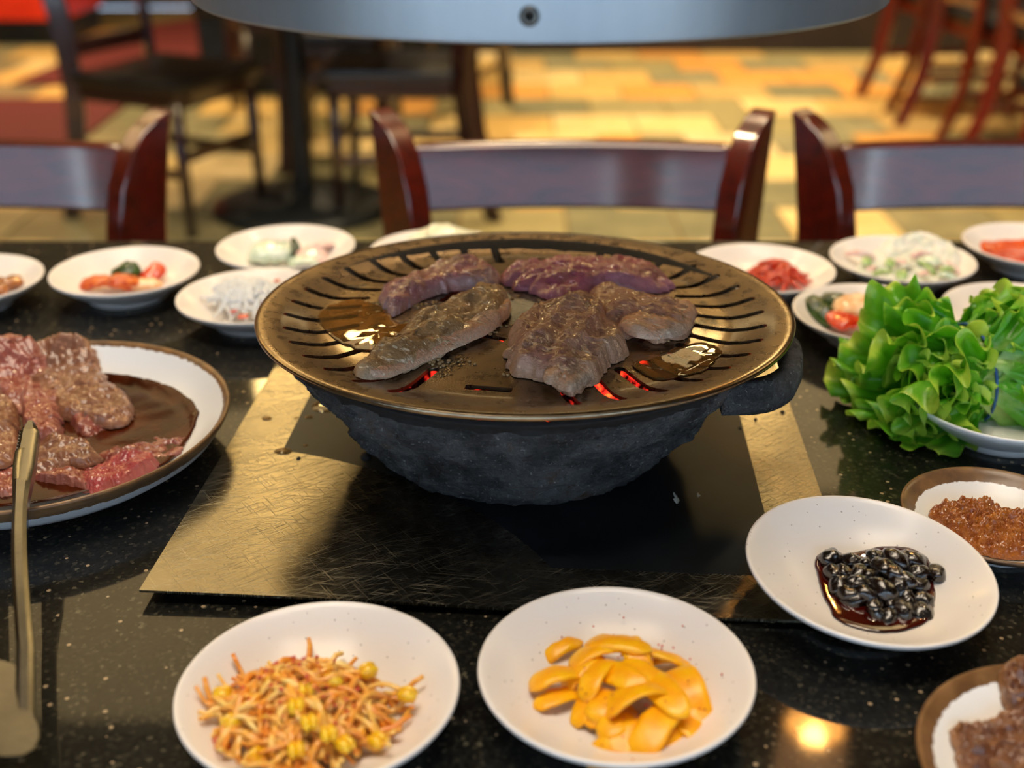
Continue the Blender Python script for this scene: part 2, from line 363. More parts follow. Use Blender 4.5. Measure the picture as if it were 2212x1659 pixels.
nt.links.new(b.outputs[0], mx.inputs[1]); nt.links.new(tr.outputs[0], mx.inputs[2]); nt.links.new(mx.outputs[0], nt.nodes['Material Output'].inputs[0])
MAT['lettuce'] = m

# ================================================================== the setting
X0, X1, Y0, Y1 = -5.2, 5.2, WY, 8.4
fl = link('floor', [(X0, Y0, -.008), (X1, Y0, -.008), (X1, Y1, -.008), (X0, Y1, -.008)], [(0, 1, 2, 3)], MAT['grout']); tag(fl, kind='structure')
rnd = random.Random(4)
TS = .34; tile_mesh = {}
def tile(cx, cy, sx, sy):
    key = (round(sx, 3), round(sy, 3)); mi = rnd.choice([0, 0, 1, 2, 2, 3, 4, 5, 6, 7] if rnd.random() < .85 else [1, 3, 6])
    kk = (key, mi)
    if kk not in tile_mesh:
        mb = MB().box((0, 0, 0), (sx - .008, sy - .008, .012), bev=.003); o = mb.go('floor_tile', SLATE[mi], fl, smooth=False); tile_mesh[kk] = o.data
    else:
        o = bpy.data.objects.new('floor_tile', tile_mesh[kk]); COL.objects.link(o); o.parent = fl
    o.location = (cx, cy, .002 - .008 + .002*rnd.random() + .0)
ntile = 0
j = 0; y = 2.0
while y < 7.3:
    half = .47*(y*.9 + .7) + .1
    i0 = int(math.floor(-half/TS)); i1 = int(math.ceil(half/TS))
    for i in range(i0, i1 + 1):
        if ntile >= 296: break
        cx = i*TS + (TS/2 if j % 2 else 0) ; cy = y + TS/2
        q = rnd.random()
        if q < .16 and ntile < 280:
            tile(cx - TS/4, cy, TS/2, TS); tile(cx + TS/4, cy, TS/2, TS); ntile += 2
        else: tile(cx, cy, TS, TS); ntile += 1
    y += TS; j += 1

def slabbox(name, x0, x1, y0, y1, z0, z1, m, parent=None, kind=None, bev=0, **k):
    o = MB().box(((x0+x1)/2, (y0+y1)/2, (z0+z1)/2), (x1-x0, y1-y0, z1-z0), bev=bev).go(name, m, parent, smooth=False, **k)
    if kind: o['kind'] = kind
    return o
slabbox('wall_far', X0, X1, Y1, Y1 + .1, 0, CEIL, MAT['wall'], kind='structure')
slabbox('wall_left', X0 - .1, X0, Y0, Y1, 0, CEIL, MAT['wall'], kind='structure')
slabbox('wall_right', X1, X1 + .1, Y0, Y1, 0, CEIL, MAT['wall'], kind='structure')
slabbox('ceiling', X0, X1, Y0, Y1, CEIL, CEIL + .1, MAT['ceil'], kind='structure')
slabbox('wall_partition', -.62, 3.6, 6.62, 6.78, 0, .95, MAT['dark_wall'], kind='structure')
# wall behind the camera with its windows
bw = MB(); xs = [X0] + [e for wx, ww in WINDOWS for e in (wx - ww/2, wx + ww/2)] + [X1]
bw.box(((X0+X1)/2, WY - .05, WZ0/2), (X1-X0, .1, WZ0)); bw.box(((X0+X1)/2, WY - .05, (WZ1+CEIL)/2), (X1-X0, .1, CEIL-WZ1))
for k in range(0, len(xs), 2): bw.box(((xs[k]+xs[k+1])/2, WY - .05, (WZ0+WZ1)/2), (xs[k+1]-xs[k], .1, WZ1-WZ0))
o = bw.go('wall_back', MAT['wall'], smooth=False); o['kind'] = 'structure'
for k, (wx, ww) in enumerate(WINDOWS):
    fr = MB()
    for s in (-1, 1): fr.box((wx + s*(ww/2 - .03), WY - .03, (WZ0+WZ1)/2), (.06, .08, WZ1-WZ0)); fr.box((wx, WY - .03, (WZ0 + .03) if s < 0 else (WZ1 - .03)), (ww, .08, .06))
    o = fr.go('window_%d' % (k+1), MAT['frame_white'], smooth=False); o['kind'] = 'structure'
    slabbox('pane', wx - ww/2 + .06, wx + ww/2 - .06, WY - .045, WY - .04, WZ0 + .06, WZ1 - .06, MAT['glass'], o)
# the added ceiling panels (housing and lit diffuser)
for k, (x, y, sx, sy, pw) in enumerate(PANELS):
    fr = MB()
    for s in (-1, 1):
        fr.box((x + s*(sx/2 + .02), y, CEIL - .04), (.04, sy + .08, .08)); fr.box((x, y + s*(sy/2 + .02), CEIL - .04), (sx + .08, .04, .08))
    o = fr.go('trim_%d' % (k+1), MAT['lamp_metal'], smooth=False); o['kind'] = 'structure'
    slabbox('diffuser', x - sx/2, x + sx/2, y - sy/2, y + sy/2, CEIL - .06, CEIL - .05, MAT['added_panel_glow'], o)

for k, (x, y) in enumerate(DOWN):  # ceiling rings of the added downlights
    o = MB().lathe([(.115, -.012), (.135, -.014), (.135, 0), (.118, 0), (.115, -.012)], 32).go('trim_%d' % (len(PANELS)+k+1), MAT['lamp_metal'], loc=(x, y, CEIL)); o['kind'] = 'structure'

# red carpets and the red counter at the far left
def flat_mat(pts, label):
    q = [PF(x, y, .012) for x, y in pts]; n = len(q)
    vs = [(p.x, p.y, .002 + .004) for p in q] + [(p.x, p.y, .014) for p in q]
    fs = [tuple(range(n, 2*n))] + [(i, (i+1) % n, n+(i+1) % n, n+i) for i in range(n)]
    o = link('floor_carpet', vs, fs, MAT['red_mat'], smooth=False); tag(o, label, 'carpet')
flat_mat([(-260, 212), (288, 212), (150, 322), (-260, 322)], 'dark red carpet on the tiles just behind the left dining chair')
flat_mat([(25, 181), (300, 181), (440, 181), (480, 30), (330, 52), (245, 88)], 'dark red carpet beyond the strip of tan tiles, running towards the dark chairs')
q = PF(140, 101); cx0, cy0 = q.x, q.y
t = thing('service_counter', 'bright red counter with black plinth at far left', 'counter', (cx0 - .7, cy0 + .35, 0))
MB().box((0, .03, .07), (1.38, .62, .14)).go('plinth', MAT['black_iron'], t, smooth=False)
MB().box((0, 0, .57), (1.44, .7, .86), bev=.01).go('body', MAT['red_paint'], t, smooth=False)
MB().box((0, 0, 1.02), (1.5, .76, .04), bev=.008).go('counter_top', MAT['dark_wall'], t, smooth=False)

# ================================================================== chairs
def make_chair(label, wood_m, seat_m, group, name='dining_chair'):
    """chair facing -y, origin on the floor under the seat's middle; back at +y"""
    t = thing(name, label, 'chair', group=group)
    for s in (-1, 1):                                             # raked back posts: deep boards turned inwards, front edge rolling back at the top
        prof = [(.0, -.024, .026), (.2, -.022, .03), (.42, -.026, .034), (.6, -.028, .034), (.72, -.030, .032), (.765, -.028, .032), (.80, -.018, .032), (.82, -.004, .032), (.832, .014, .033), (.838, .030, .034)]
        zc = lambda z: .0 + (.055*((z - .42)/.42)**2 if z > .42 else .10*((.42 - z)/.42)**2)
        xo = lambda z: s*(.168 + (.024*max(0, (z - .5)/.34)**1.5))
        R = Matrix.Rotation(s*radians(-38), 4, 'Z'); vs = []; fs = []; n = len(prof)
        for (z, a, bb) in prof:
            for (dx, dy) in ((-.014, a), (.014, a), (.014, bb), (-.014, bb)):
                p = R @ Vector((dx, dy, 0)); vs.append((p.x + xo(z), p.y + .21 + zc(z), z))
        for i in range(n-1):
            for k in range(4): fs.append((i*4+k, i*4+(k+1) % 4, i*4+4+(k+1) % 4, i*4+4+k))
        fs += [(3, 2, 1, 0), (4*n-4, 4*n-3, 4*n-2, 4*n-1)]
        o = link('back_post', vs, fs, wood_m, t, smooth=True, sharp=35)
        bv = o.modifiers.new('bevel', 'BEVEL'); bv.width = .0035; bv.segments = 2; bv.limit_method = 'ANGLE'
    for nm, z0, z1, dy in (('top_rail', .737, .806, .018), ('lower_back_rail', .50, .545, .008)):
        mb = MB(); n = 14; vs = []; fs = []
        w0 = .172 if z0 > .6 else .162
        for i in range(n+1):
            u = -1 + 2*i/n; yb = .21 + .055*((z0 - .42)/.42)**2 + dy*(1 - u*u)
            lean = .020
            for (yy, zz) in ((yb - .011, z0), (yb + .009, z0), (yb + .009 + lean, z1), (yb - .011 + lean, z1)): vs.append((u*w0, yy, zz))
        for i in range(n):
            for k in range(4): fs.append((i*4+k, i*4+(k+1) % 4, i*4+4+(k+1) % 4, i*4+4+k))
        fs += [(3, 2, 1, 0), (4*n, 4*n+1, 4*n+2, 4*n+3)]
        o = link(nm, vs, fs, wood_m, t, smooth=True, sharp=35)
        bv = o.modifiers.new('bevel', 'BEVEL'); bv.width = .004; bv.segments = 2; bv.limit_method = 'ANGLE'
    MB().box((0, 0, .405), (.37, .37, .05), bev=.006).go('seat_frame', wood_m, t, smooth=False)
    MB().box((0, -.005, .447), (.40, .40, .036), bev=.015).go('seat', seat_m, t, smooth=True, sharp=50)
    for s in (-1, 1):
        MB().tube([(s*.17, -.17, .40), (s*.172, -.172, .2), (s*.174, -.175, .0)], [.021, .018, .015], 8).go('leg', wood_m, t)
        MB().box((s*.172, .02, .19), (.018, .38, .03), bev=.003).go('stretcher', wood_m, t, smooth=False)
    MB().box((0, -.172, .24), (.33, .018, .03), bev=.003).go('stretcher', wood_m, t, smooth=False)
    return t
CG = 'mahogany chairs across the table'
ch = make_chair('mahogany chair directly behind the griddle, wide top rail fully in view', MAT['mahogany'], MAT['black_vinyl'], CG)
ch.location = (.066, 1.25 - .21 - .03, 0)
c2 = copy_tree(ch); c2.location = (-.594, 1.25 - .24, 0); c2['label'] = 'mahogany chair at the left edge, only its one post and half rail seen'
c3 = copy_tree(ch); c3.location = (.527, 1.25 - .24, 0); c3['label'] = 'mahogany chair at the right edge, behind the dish of chopped salad'

# background furniture group
t = thing('pedestal_table', 'black pedestal dining table with round base in the dim background', 'table', (-.67, 3.70, 0))
MB().lathe([(0, .0), (.29, 0), (.292, .018), (.25, .034), (.10, .055), (.05, .07), (0, .07)], 48).go('base', MAT['black_iron'], t)
MB().lathe([(0, .06), (.036, .06), (.036, .70), (0, .70)], 24).go('column', MAT['black_iron'], t, sharp=40)
MB().box((0, 0, .73), (.80, .75, .04), bev=.008).go('tabletop', MAT['dark_wall'], t, smooth=False)
BG = 'dark chairs around the background tables'
d1 = make_chair('dark chair left of the background table, red carpet behind it', MAT['dark_mahogany'], MAT['black_vinyl'], BG)
d1.location = (-1.04, 3.62, 0); d1.rotation_euler.z = radians(64)
for (lx, ly, rz, lab) in [(-.36, 3.74, -92, 'dark chair right of the background table, above the central chair post'),
                          (-.62, 4.42, 178, 'dark chair tucked in beyond the background pedestal table'),
                          (-.95, 5.0, 20, 'dark chair farthest back, between the red carpet and pedestal table'),
                          (-.28, 5.05, -20, 'dark chair farther behind, beside the dark low partition')]:
    o = copy_tree(d1); o.location = (lx, ly, 0); o.rotation_euler.z = radians(rz); o['label'] = lab
t = thing('bench_seat', 'black upholstered bench beyond the background pedestal table', 'bench', (-.80, 5.75, 0))
MB().box((0, 0, .17), (1.25, .5, .34), bev=.01).go('base', MAT['black_iron'], t, smooth=False)
MB().box((0, -.02, .40), (1.27, .54, .12), bev=.03).go('seat_cushion', MAT['black_vinyl'], t, sharp=50)
MB().box((0, .25, .68), (1.27, .10, .50), bev=.03).go('backrest', MAT['black_vinyl'], t, sharp=50)
t = thing('dining_table', 'dark dining table at the far right among red-brown chairs', 'table', (2.62, 4.85, 0))
MB().box((0, 0, .73), (.8, 2.3, .05), bev=.008).go('tabletop', MAT['dark_wall'], t, smooth=False)
for s in (-1, 1):
    MB().lathe([(0, 0), (.25, 0), (.25, .02), (.06, .05), (.04, .07), (.04, .71), (0, .71)], 32, Matrix.Translation((0, s*.75, 0))).go('pedestal', MAT['black_iron'], t)
RG = 'red-brown chairs at the far right'
e1 = make_chair('red-brown chair standing farthest back at the right, near the partition', MAT['red_wood'], MAT['black_vinyl'], RG)
e1.location = (1.92, 5.32, 0); e1.rotation_euler.z = radians(96)
for (lx, ly, rz, lab) in [(1.93, 4.74, 98, 'red-brown chair second from the partition at the right'), (1.98, 4.16, 94, 'red-brown chair third from the partition, half out of the picture')]:
    o = copy_tree(e1); o.location = (lx, ly, 0); o.rotation_euler.z = radians(rz); o['label'] = lab

# pendant lamp whose glow is mirrored in the near right of the table
t = thing('pendant_lamp', 'amber glass pendant lamp hanging from the ceiling over the near tables', 'lamp', (.615, 1.87, 2.19))
MB().lathe([(.062, -.16), (.075, 0), (.072, 0), (.059, -.16), (.062, -.16)], 32).go('lamp_shade', MAT['amber_glow'], t)
MB().ell((0, 0, -.125), (.024, .024, .03), 14, 10).go('bulb', MAT['bulb'], t)
MB().lathe([(0, .0), (.075, 0), (.05, .03), (.012, .05), (0, .05)], 24).go('cap', MAT['lamp_metal'], t)
MB().tube([(0, 0, .04), (0, 0, CEIL - 2.19)], .004, 6).go('cord', MAT['lamp_metal'], t)

# added globe pendants, out of view, for golden glints on steel and griddle
for k, (x, y, z, lab) in enumerate([(-.86, 4.05, 2.30, 'added warm globe lamp, out of view over the background pedestal table'), (1.0, 4.3, 2.25, 'added warm globe lamp, out of view beside the right tables'), (-2.3, 3.3, 2.3, 'added warm globe lamp, out of view over the red carpet')]):
    t = thing('added_globe_lamp', lab, 'lamp', (x, y, z), group='added globe lamps')
    MB().ell((0, 0, 0), (.11, .11, .11), 28, 18).go('globe', MAT['globe_glow'], t)
    MB().lathe([(0, .10), (.04, .10), (.036, .13), (.01, .15), (0, .15)], 20).go('cap', MAT['lamp_metal'], t)
    MB().tube([(0, 0, .14), (0, 0, CEIL - z)], .004, 6).go('cord', MAT['lamp_metal'], t)

# ================================================================== the granite table
t = thing('barbecue_table', 'polished black granite barbecue table set with many dishes', 'table', (0, .655, 0))
MB().box((0, 0, TT - .016), (2.3, .912, .032), bev=.005).go('tabletop', MAT['granite'], t, smooth=False)
MB().box((0, 0, TT - .06), (2.1, .74, .056), bev=.004).go('apron', MAT['dark_wall'], t, smooth=False)
for sx in (-1, 1): MB().box((sx*.8, 0, .33), (.10, .5, .66), bev=.01).go('leg', MAT['black_iron'], t, smooth=False)

# steel sheet under the brazier, its near left corner slightly lifted
PZ = .006
def steel():
    n = 40; c = Vector((.0035, .688)); a = radians(-3.4); L, Wd = .374, .378; vs = []; fs = []
    for zz in (0, 1):
        for i in range(n+1):
            for k in range(n+1):
                u, v = i/n, k/n; x, y = (u - .5)*L, (v - .5)*Wd
                lift = .0045*max(0, 1 - u*1.1)**1.3*max(0, 1 - v*2.2) + .0006*sin(u*7 + v*4)*(1 - v)
                vs.append((x, y, .0022 + lift + (.0014 if zz else 0)))
    id_ = lambda z, i, k: z*(n+1)**2 + i*(n+1) + k
    for i in range(n):
        for k in range(n):
            fs.append((id_(1, i, k), id_(1, i+1, k), id_(1, i+1, k+1), id_(1, i, k+1))); fs.append((id_(0, i, k), id_(0, i, k+1), id_(0, i+1, k+1), id_(0, i+1, k)))
    for i in range(n):
        for (k0, fl_) in ((0, 0), (n, 1)):
            q = (id_(0, i, k0), id_(0, i+1, k0), id_(1, i+1, k0), id_(1, i, k0)); fs.append(q if not fl_ else q[::-1])
            q = (id_(0, k0, i), id_(0, k0, i+1), id_(1, k0, i+1), id_(1, k0, i)); fs.append(q[::-1] if not fl_ else q)
    o = link('steel_sheet', vs, fs, MAT['steel'], loc=(c.x, c.y, TT), rot=(0, 0, a), sharp=40)
    tag(o, 'scratched square steel sheet under the charcoal brazier', 'metal sheet')
    MB().box((0, 0, -.0005), (.30, .30, .0045)).go('foot_plate', MAT['black_iron'], o, smooth=False, loc=(0, 0, .0023))
steel()

# ------------------------------------------------------------------ brazier
GC = Vector((.0078, .694, TT + .0953)); GT = radians(1.933)
BC = Vector((.0058, .692, TT + .0038))
def brazier():
    prof = [(.085, .0), (.091, .001), (.097, .006), (.101, .012), (.1035, .018), (.107, .0225), (.114, .0265), (.1165, .030), (.1205, .038), (.128, .048), (.136, .058), (.143, .070), (.149, .081), (.1515, .0885), (.1495, .0905), (.140, .0845), (.120, .070), (.100, .048), (.085, .030), (.0, .026)]
    pr = []
    for (a, b2) in zip(prof, prof[1:]):
        st = 5 if b2[0] > .08 and a[0] > .08 else 6
        pr += [(a[0] + (b2[0]-a[0])*k/st, a[1] + (b2[1]-a[1])*k/st) for k in range(st)]
    pr.append(prof[-1]); n = 320
    mb = MB().lathe(pr, n); vs = []
    for v in mb.v:
        r = hypot(v.x, v.y)
        if r > 1e-5:
            q = Vector((v.x, v.y, v.z))
            d = .0036*noise.fractal(q*38, .8, 2.1, 5) + .0030*noise.fractal(q*150, .8, 2.2, 3) + .0018*max(0, noise.noise(q*75 + Vector((3, 1, 7))))
            ledge = max(0, 1 - abs(v.z - .027)/.008); d += ledge*.004*max(0, noise.noise(Vector((v.x*22, v.y*22, 5.))))*2
            if v.z < .002: d *= .4
            if v.z > .083: d *= .15
            if r < .1 and v.z > .024 and v.z < .032: d = 0
            k = (r + d)/r; vs.append(Vector((v.x*k, v.y*k, v.z + (d*.4 if .004 < v.z < .08 else 0))))
        else: vs.append(v)
    vs = [Vector((v.x, v.y, v.z if v.z < .05 else .05 + (v.z - .05)*.90)) for v in vs]
    t = link('charcoal_brazier', vs, mb.f, MAT['brazier'], loc=BC); t.data.materials.append(MAT['char'])
    nout = next(i for i, q in enumerate(pr) if abs(q[0] - .1495) < 1e-6)
    for pl in t.data.polygons:
        if pl.index >= nout*n: pl.material_index = 1
    tag(t, 'crusty dark cast charcoal brazier bowl standing on the steel sheet', 'brazier')
    # flat loop handle at the near right
    hb = MB(); A = radians(-13); ctr = Vector((cos(A), sin(A), 0)); tn = Vector((-sin(A), cos(A), 0)); pts = []
    for k in range(25):
        u = -1 + 2*k/24; out = .130 + .0385*sqrt(max(0, 1 - abs(u)**2.6)); pts.append(ctr*out + tn*u*.052)
    vs = []; fs = []
    for k, p in enumerate(pts):
        d = (pts[min(k+1, 24)] - pts[max(k-1, 0)]).normalized(); nr = Vector((d.y, -d.x, 0)); 
        for (a_, z_) in ((-.006, .060), (.0045, .058), (.0065, .064), (.006, .074), (.003, .0775), (-.005, .077)):
            j = .0012*noise.noise(p*90 + Vector((z_*200, a_*300, 0)))
            vs.append(p + nr*(a_ + j) + Vector((0, 0, z_ + j - .001)))
    for k in range(24):
        for i in range(6): fs.append((k*6+i, k*6+(i+1) % 6, k*6+6+(i+1) % 6, k*6+6+i))
    fs += [tuple(range(5, -1, -1)), tuple(24*6+i for i in range(6))]
    link('handle', vs, fs, MAT['brazier'], t)
brazier()
rnd = random.Random(9); mb = MB()
for k in range(60):
    r = .085*sqrt(rnd.random()); a = rnd.random()*2*pi; s = .010 + .008*rnd.random()
    c = Vector((r*cos(a), r*sin(a), .032 + .006 + .012*rnd.random()))
    e = MB().ell((0, 0, 0), (s, s*.8, s*.7), 9, 6); Mx = Matrix.Translation(c) @ Matrix.Rotation(rnd.random()*6, 4, (rnd.random(), rnd.random(), 1))
    mb.add([v*(1 + .35*noise.noise(v*90 + c*50)) for v in e.v], e.f, Mx)
o = mb.go('charcoal_bed', MAT['ember'], loc=BC); tag(o, 'glowing red charcoal in the brazier, seen through the griddle slots', 'charcoal', kind='stuff')

# ------------------------------------------------------------------ griddle with cut slots
GM = Matrix.Translation(GC) @ Matrix.Rotation(-GT, 4, 'X')
def gz(r):                                                   # height of the griddle's upper face at radius r
    K = [(0, -.0010), (.04, -.0012), (.08, -.0030), (.105, -.0052), (.122, -.0070), (.129, -.0073), (.138, -.0058), (.147, -.0031), (.152, -.0016), (.160, -.0006), (.1655, 0)]
    if r >= K[-1][0]: return 0
    for (a, za), (b2, zb) in zip(K, K[1:]):
        if r <= b2: u = (r - a)/(b2 - a); u = u*u*(3 - 2*u)*.35 + u*.65; return za + (zb - za)*u
def griddle():
    rs = [.0, .01, .02, .03, .04, .05, .06, .07, .08, .088, .096, .102, .108, .114, .120, .125, .130, .134, .138, .142, .146, .150, .153, .157, .161, .1645]
    top = [(r, gz(r)) for r in rs]; T = .0022
    prof = top + [(.1662, -.0004), (.1668, -.0016), (.1662, -.0030), (.1645, -.0034)] + [(r, gz(r) - T) for r in reversed(rs[:-1])]
    mb = MB().lathe(prof, 180); o = mb.go('griddle_plate', MAT['iron'])
    cut = MB()
    def slot(r0, r1, a, wd):
        Mx = Matrix.Rotation(a, 4, 'Z'); n = 6; pts = []
        pts = [(r0 + .0*0, 0)]
        out = [(r1 + wd/2*cos(q), wd/2*sin(q)) for q in [-pi/2 + pi*k/n for k in range(n+1)]] + [(r0 + wd*.62*cos(q), wd*.62*sin(q)) for q in [pi/2*.72 + (2*pi - pi*.72)*k/10 for k in range(11)]]
        m_ = len(out); cut.add([(x, y, -.03) for x, y in out] + [(x, y, .02) for x, y in out], [tuple(range(m_-1, -1, -1)), tuple(range(m_, 2*m_))] + [(k, (k+1) % m_, m_+(k+1) % m_, m_+k) for k in range(m_)], Mx)
    def bar(cx, cy, L, wd, a):
        cut.box((0, 0, -.005), (L, wd, .05), Matrix.Translation((cx, cy, 0)) @ Matrix.Rotation(a, 4, 'Z'))
    for k in range(16): slot(.1075, .1475, radians(-80.0 + 9.72*k), .0060)
    for k in range(16): slot(.1075, .1475, radians(241.0 - 9.5*k), .0060)
    for a, r, L in [(260, .1185, .026), (82, .1185, .026), (174, .085, .034), (128, .085, .034), (28, .085, .034), (330, .085, .03), (215, .085, .0), (240, .0545, .036), (150, .052, .034), (60, .052, .034), (330, .052, .03), (195, .018, .03), (15, .018, .03)]:
        if L: bar(r*cos(radians(a)), r*sin(radians(a)), L, .0052, radians(a + 90))
    c = cut.go('cutter', None, smooth=False)
    bo = o.modifiers.new('b', 'BOOLEAN'); bo.object = c; bo.operation = 'DIFFERENCE'; bo.solver = 'EXACT'
    dg = bpy.context.evaluated_depsgraph_get(); me = bpy.data.meshes.new_from_object(o.evaluated_get(dg))
    o.modifiers.clear(); old = o.data; o.data = me; bpy.data.meshes.remove(old); bpy.data.objects.remove(c)
    if not me.materials: me.materials.append(MAT['iron'])
    me.polygons.foreach_set('use_smooth', [True]*len(me.polygons)); me.set_sharp_from_angle(angle=radians(32))
    o.matrix_world = GM
    tag(o, 'round slotted iron griddle with browned grease, resting on the brazier', 'griddle')
    e = MB().lathe([(.1645, .0002), (.1664, .0), (.1671, -.0012), (.1668, -.0026), (.1658, -.0032), (.1645, -.0035), (.1642, -.002), (.1645, .0002)], 180).go('rolled_rim', MAT['iron_edge'], o)
griddle()
def onG(px, py, off=0.0):                                     # point of the griddle plane under a pixel, in the griddle's own frame
    n = (GM.to_3x3() @ Vector((0, 0, 1))); c = GC + n*off; d = ray(px, py); s = (c - CAM).dot(n)/d.dot(n)
    q = GM.inverted() @ (CAM + d*s); return Vector((q.x, q.y))

# ------------------------------------------------------------------ slabs of meat and other flat food
def resample(pts, n):
    pts = [Vector(p) for p in pts]; m = len(pts); cr = []
    for i in range(m):                                         # closed Catmull-Rom
        p0, p1, p2, p3 = pts[i-1], pts[i], pts[(i+1) % m], pts[(i+2) % m]
        for k in range(8):
            u = k/8; cr.append(.5*((2*p1) + (p2-p0)*u + (2*p0-5*p1+4*p2-p3)*u*u + (3*p1-p0-3*p2+p3)*u**3))
    L = [0]
    for a, b2 in zip(cr, cr[1:] + cr[:1]): L.append(L[-1] + (b2-a).length)
    out = []; j = 0
    for i in range(n):
        s = L[-1]*i/n
        while L[j+1] < s: j += 1
        u = (s - L[j])/max(1e-9, L[j+1]-L[j]); out.append(cr[j].lerp(cr[(j+1) % len(cr)], u))
    return out
def slab(name, outline, zf, thick, m, seed, label=None, cat=None, group=None, fold=.0022, ff=38, seg=200, rings=36, rag=.0014, Mx=None, ripple=0, parent=None, ridge=(1, .3), power=3.4, kind=None):
    off = Vector((seed*3.1, seed*1.7, seed*.9))
    O = resample(outline, seg); c = sum(O, Vector((0, 0)))/seg
    sxx = sum((p.x-c.x)**2 for p in O); syy = sum((p.y-c.y)**2 for p in O); sxy = sum((p.x-c.x)*(p.y-c.y) for p in O)
    th = .5*atan2(2*sxy, sxx-syy); ax = Vector((cos(th), sin(th)))
    ext = max(abs((p-c).dot(ax)) for p in O); wid = max(abs((p-c).dot(Vector((-ax.y, ax.x)))) for p in O); lim = max(0, ext - wid*1.0)
    O = [p + (p-c).normalized()*rag*noise.fractal(Vector((p.x, p.y, 0))*170 + off, .8, 2, 3) for p in O]
    vs = []; fs = []
    rd = Vector(ridge).normalized()
    for r in range(rings+1):
        t = r/rings; t = 1 - (1-t)**1.25
        for p in O:
            u = (p-c).dot(ax); core = c + ax*max(-lim, min(lim, u)); q = core.lerp(p, t)
            v3 = Vector((q.x, q.y, 0)); along = rd.dot(q); acr = q.x*-rd.y + q.y*rd.x
            h = thick*max(0, 1 - t**power)**.55
            e = min(1, (1-t)*6)
            h += e*fold*(1.1*noise.fractal(v3*ff + off, .75, 2, 4) + 1.3*(.5 - abs(noise.noise(Vector((along*ff*.45, acr*ff*1.7, 0)) + off)))*1.2)
            h += e*fold*.22*noise.fractal(v3*210 + off, .8, 2, 2)
            if ripple: h += e*ripple*noise.noise(Vector((along*60, acr*420, 3)) + off)
            vs.append((q.x, q.y, zf(q.x, q.y) + max(h, .0003)))
    for r in range(rings):
        for k in range(seg): fs.append((r*seg+k, (r+1)*seg+k, (r+1)*seg+(k+1) % seg, r*seg+(k+1) % seg))
    ed = [1 - (1 - r/rings)**1.25 for r in range(rings+1) for p in O] + [1.0]*seg
    b0 = len(vs)
    for p in O: vs.append((p.x, p.y, zf(p.x, p.y) + .0001))
    for k in range(seg): fs.append((rings*seg+k, b0+k, b0+(k+1) % seg, rings*seg+(k+1) % seg))
    org = Vector((c.x, c.y, zf(c.x, c.y)))
    vs = [Vector(v) - org for v in vs]
    o = link(name, vs, fs, m, parent)
    at = o.data.attributes.new('edge', 'FLOAT', 'POINT'); at.data.foreach_set('value', ed)
    if parent: o.location = Mx @ org if Mx else org
    else: o.matrix_world = (Mx or Matrix()) @ Matrix.Translation(org)
    # outline may run clockwise: make faces look up
    if sum(p.normal.z*p.area for p in o.data.polygons) < 0: o.data.flip_normals()
    if not label: o['org'] = org
    if label: tag(o, label, cat, group, kind)
    return o
MG = 'beef slices on the griddle'
gzf = lambda x, y: gz(hypot(x, y)) + .0004
def gmeat(pts, thick, m, seed, label, off=.004, **k):
    k.setdefault('rag', .0032)
    return slab('beef_slice', [onG(x, y, off) for x, y in pts], gzf, thick, MAT[m], seed, label, 'meat', MG, Mx=GM, **k)
gmeat([(820, 632), (832, 602), (870, 594), (905, 580), (955, 568), (1000, 562), (1040, 558), (1068, 570), (1082, 590), (1074, 606), (1040, 611), (985, 613), (930, 624), (890, 642), (852, 662), (838, 652)], .009, 'meat_pink', 1, 'half raw pinkish beef slice at the back left of the griddle', fold=.0038)
gmeat([(1084, 592), (1100, 568), (1150, 564), (1200, 556), (1260, 552), (1310, 555), (1345, 545), (1395, 545), (1415, 560), (1442, 576), (1456, 592), (1430, 607), (1390, 612), (1320, 611), (1270, 621), (1225, 638), (1180, 632), (1140, 618), (1100, 608)], .010, 'meat_rose', 2, 'long rosy purple beef slice at the back right of the griddle', fold=.0038)
gmeat([(762, 774), (790, 750), (850, 716), (868, 700), (900, 672), (960, 650), (1010, 636), (1032, 618), (1058, 618), (1095, 640), (1102, 662), (1080, 687), (1040, 708), (1000, 724), (950, 744), (890, 764), (830, 780), (790, 786)], .009, 'meat_grey', 3, 'long seared grey-brown beef slice at the middle left of the griddle', fold=.0038, ridge=(.8, .6))
gmeat([(1276, 648), (1274, 620), (1300, 612), (1330, 620), (1380, 640), (1430, 640), (1470, 645), (1495, 638), (1503, 655), (1490, 692), (1460, 707), (1420, 714), (1380, 706), (1340, 712), (1300, 694)], .0095, 'meat_brown', 4, 'folded browned beef slice at the right of the griddle', fold=.0034, ridge=(1, -.2), ripple=.0006)
gmeat([(1094, 757), (1098, 722), (1125, 690), (1165, 664), (1210, 655), (1250, 646), (1290, 655), (1312, 680), (1345, 712), (1360, 735), (1325, 762), (1300, 786), (1266, 802), (1235, 817), (1200, 803), (1170, 792), (1130, 787), (1100, 774)], .013, 'meat_brown', 5, 'thick plump beef slice at the front of the griddle', fold=.0042, ridge=(.3, 1), ripple=.0004)
def flap(par, pts, m, seed, h, thick, off=.009, **k):
    o = slab('folded_flap', [onG(x, y, off) for x, y in pts], lambda x, y: gzf(x, y) + h, thick, MAT[m], seed, Mx=None, seg=90, rings=14, **k)
    o.parent = par; o.matrix_world = GM @ o.matrix_world; o.matrix_parent_inverse = Matrix()
    o.matrix_basis = par.matrix_world.inverted() @ (GM @ Matrix.Translation(o['org'])); del o['org']
GMEAT = {o['label'][:10]: o for o in COL.objects if o.name.startswith('beef_slice')}
gs = lambda w: next(o for o in COL.objects if o.name.startswith('beef_slice') and w in o['label'])
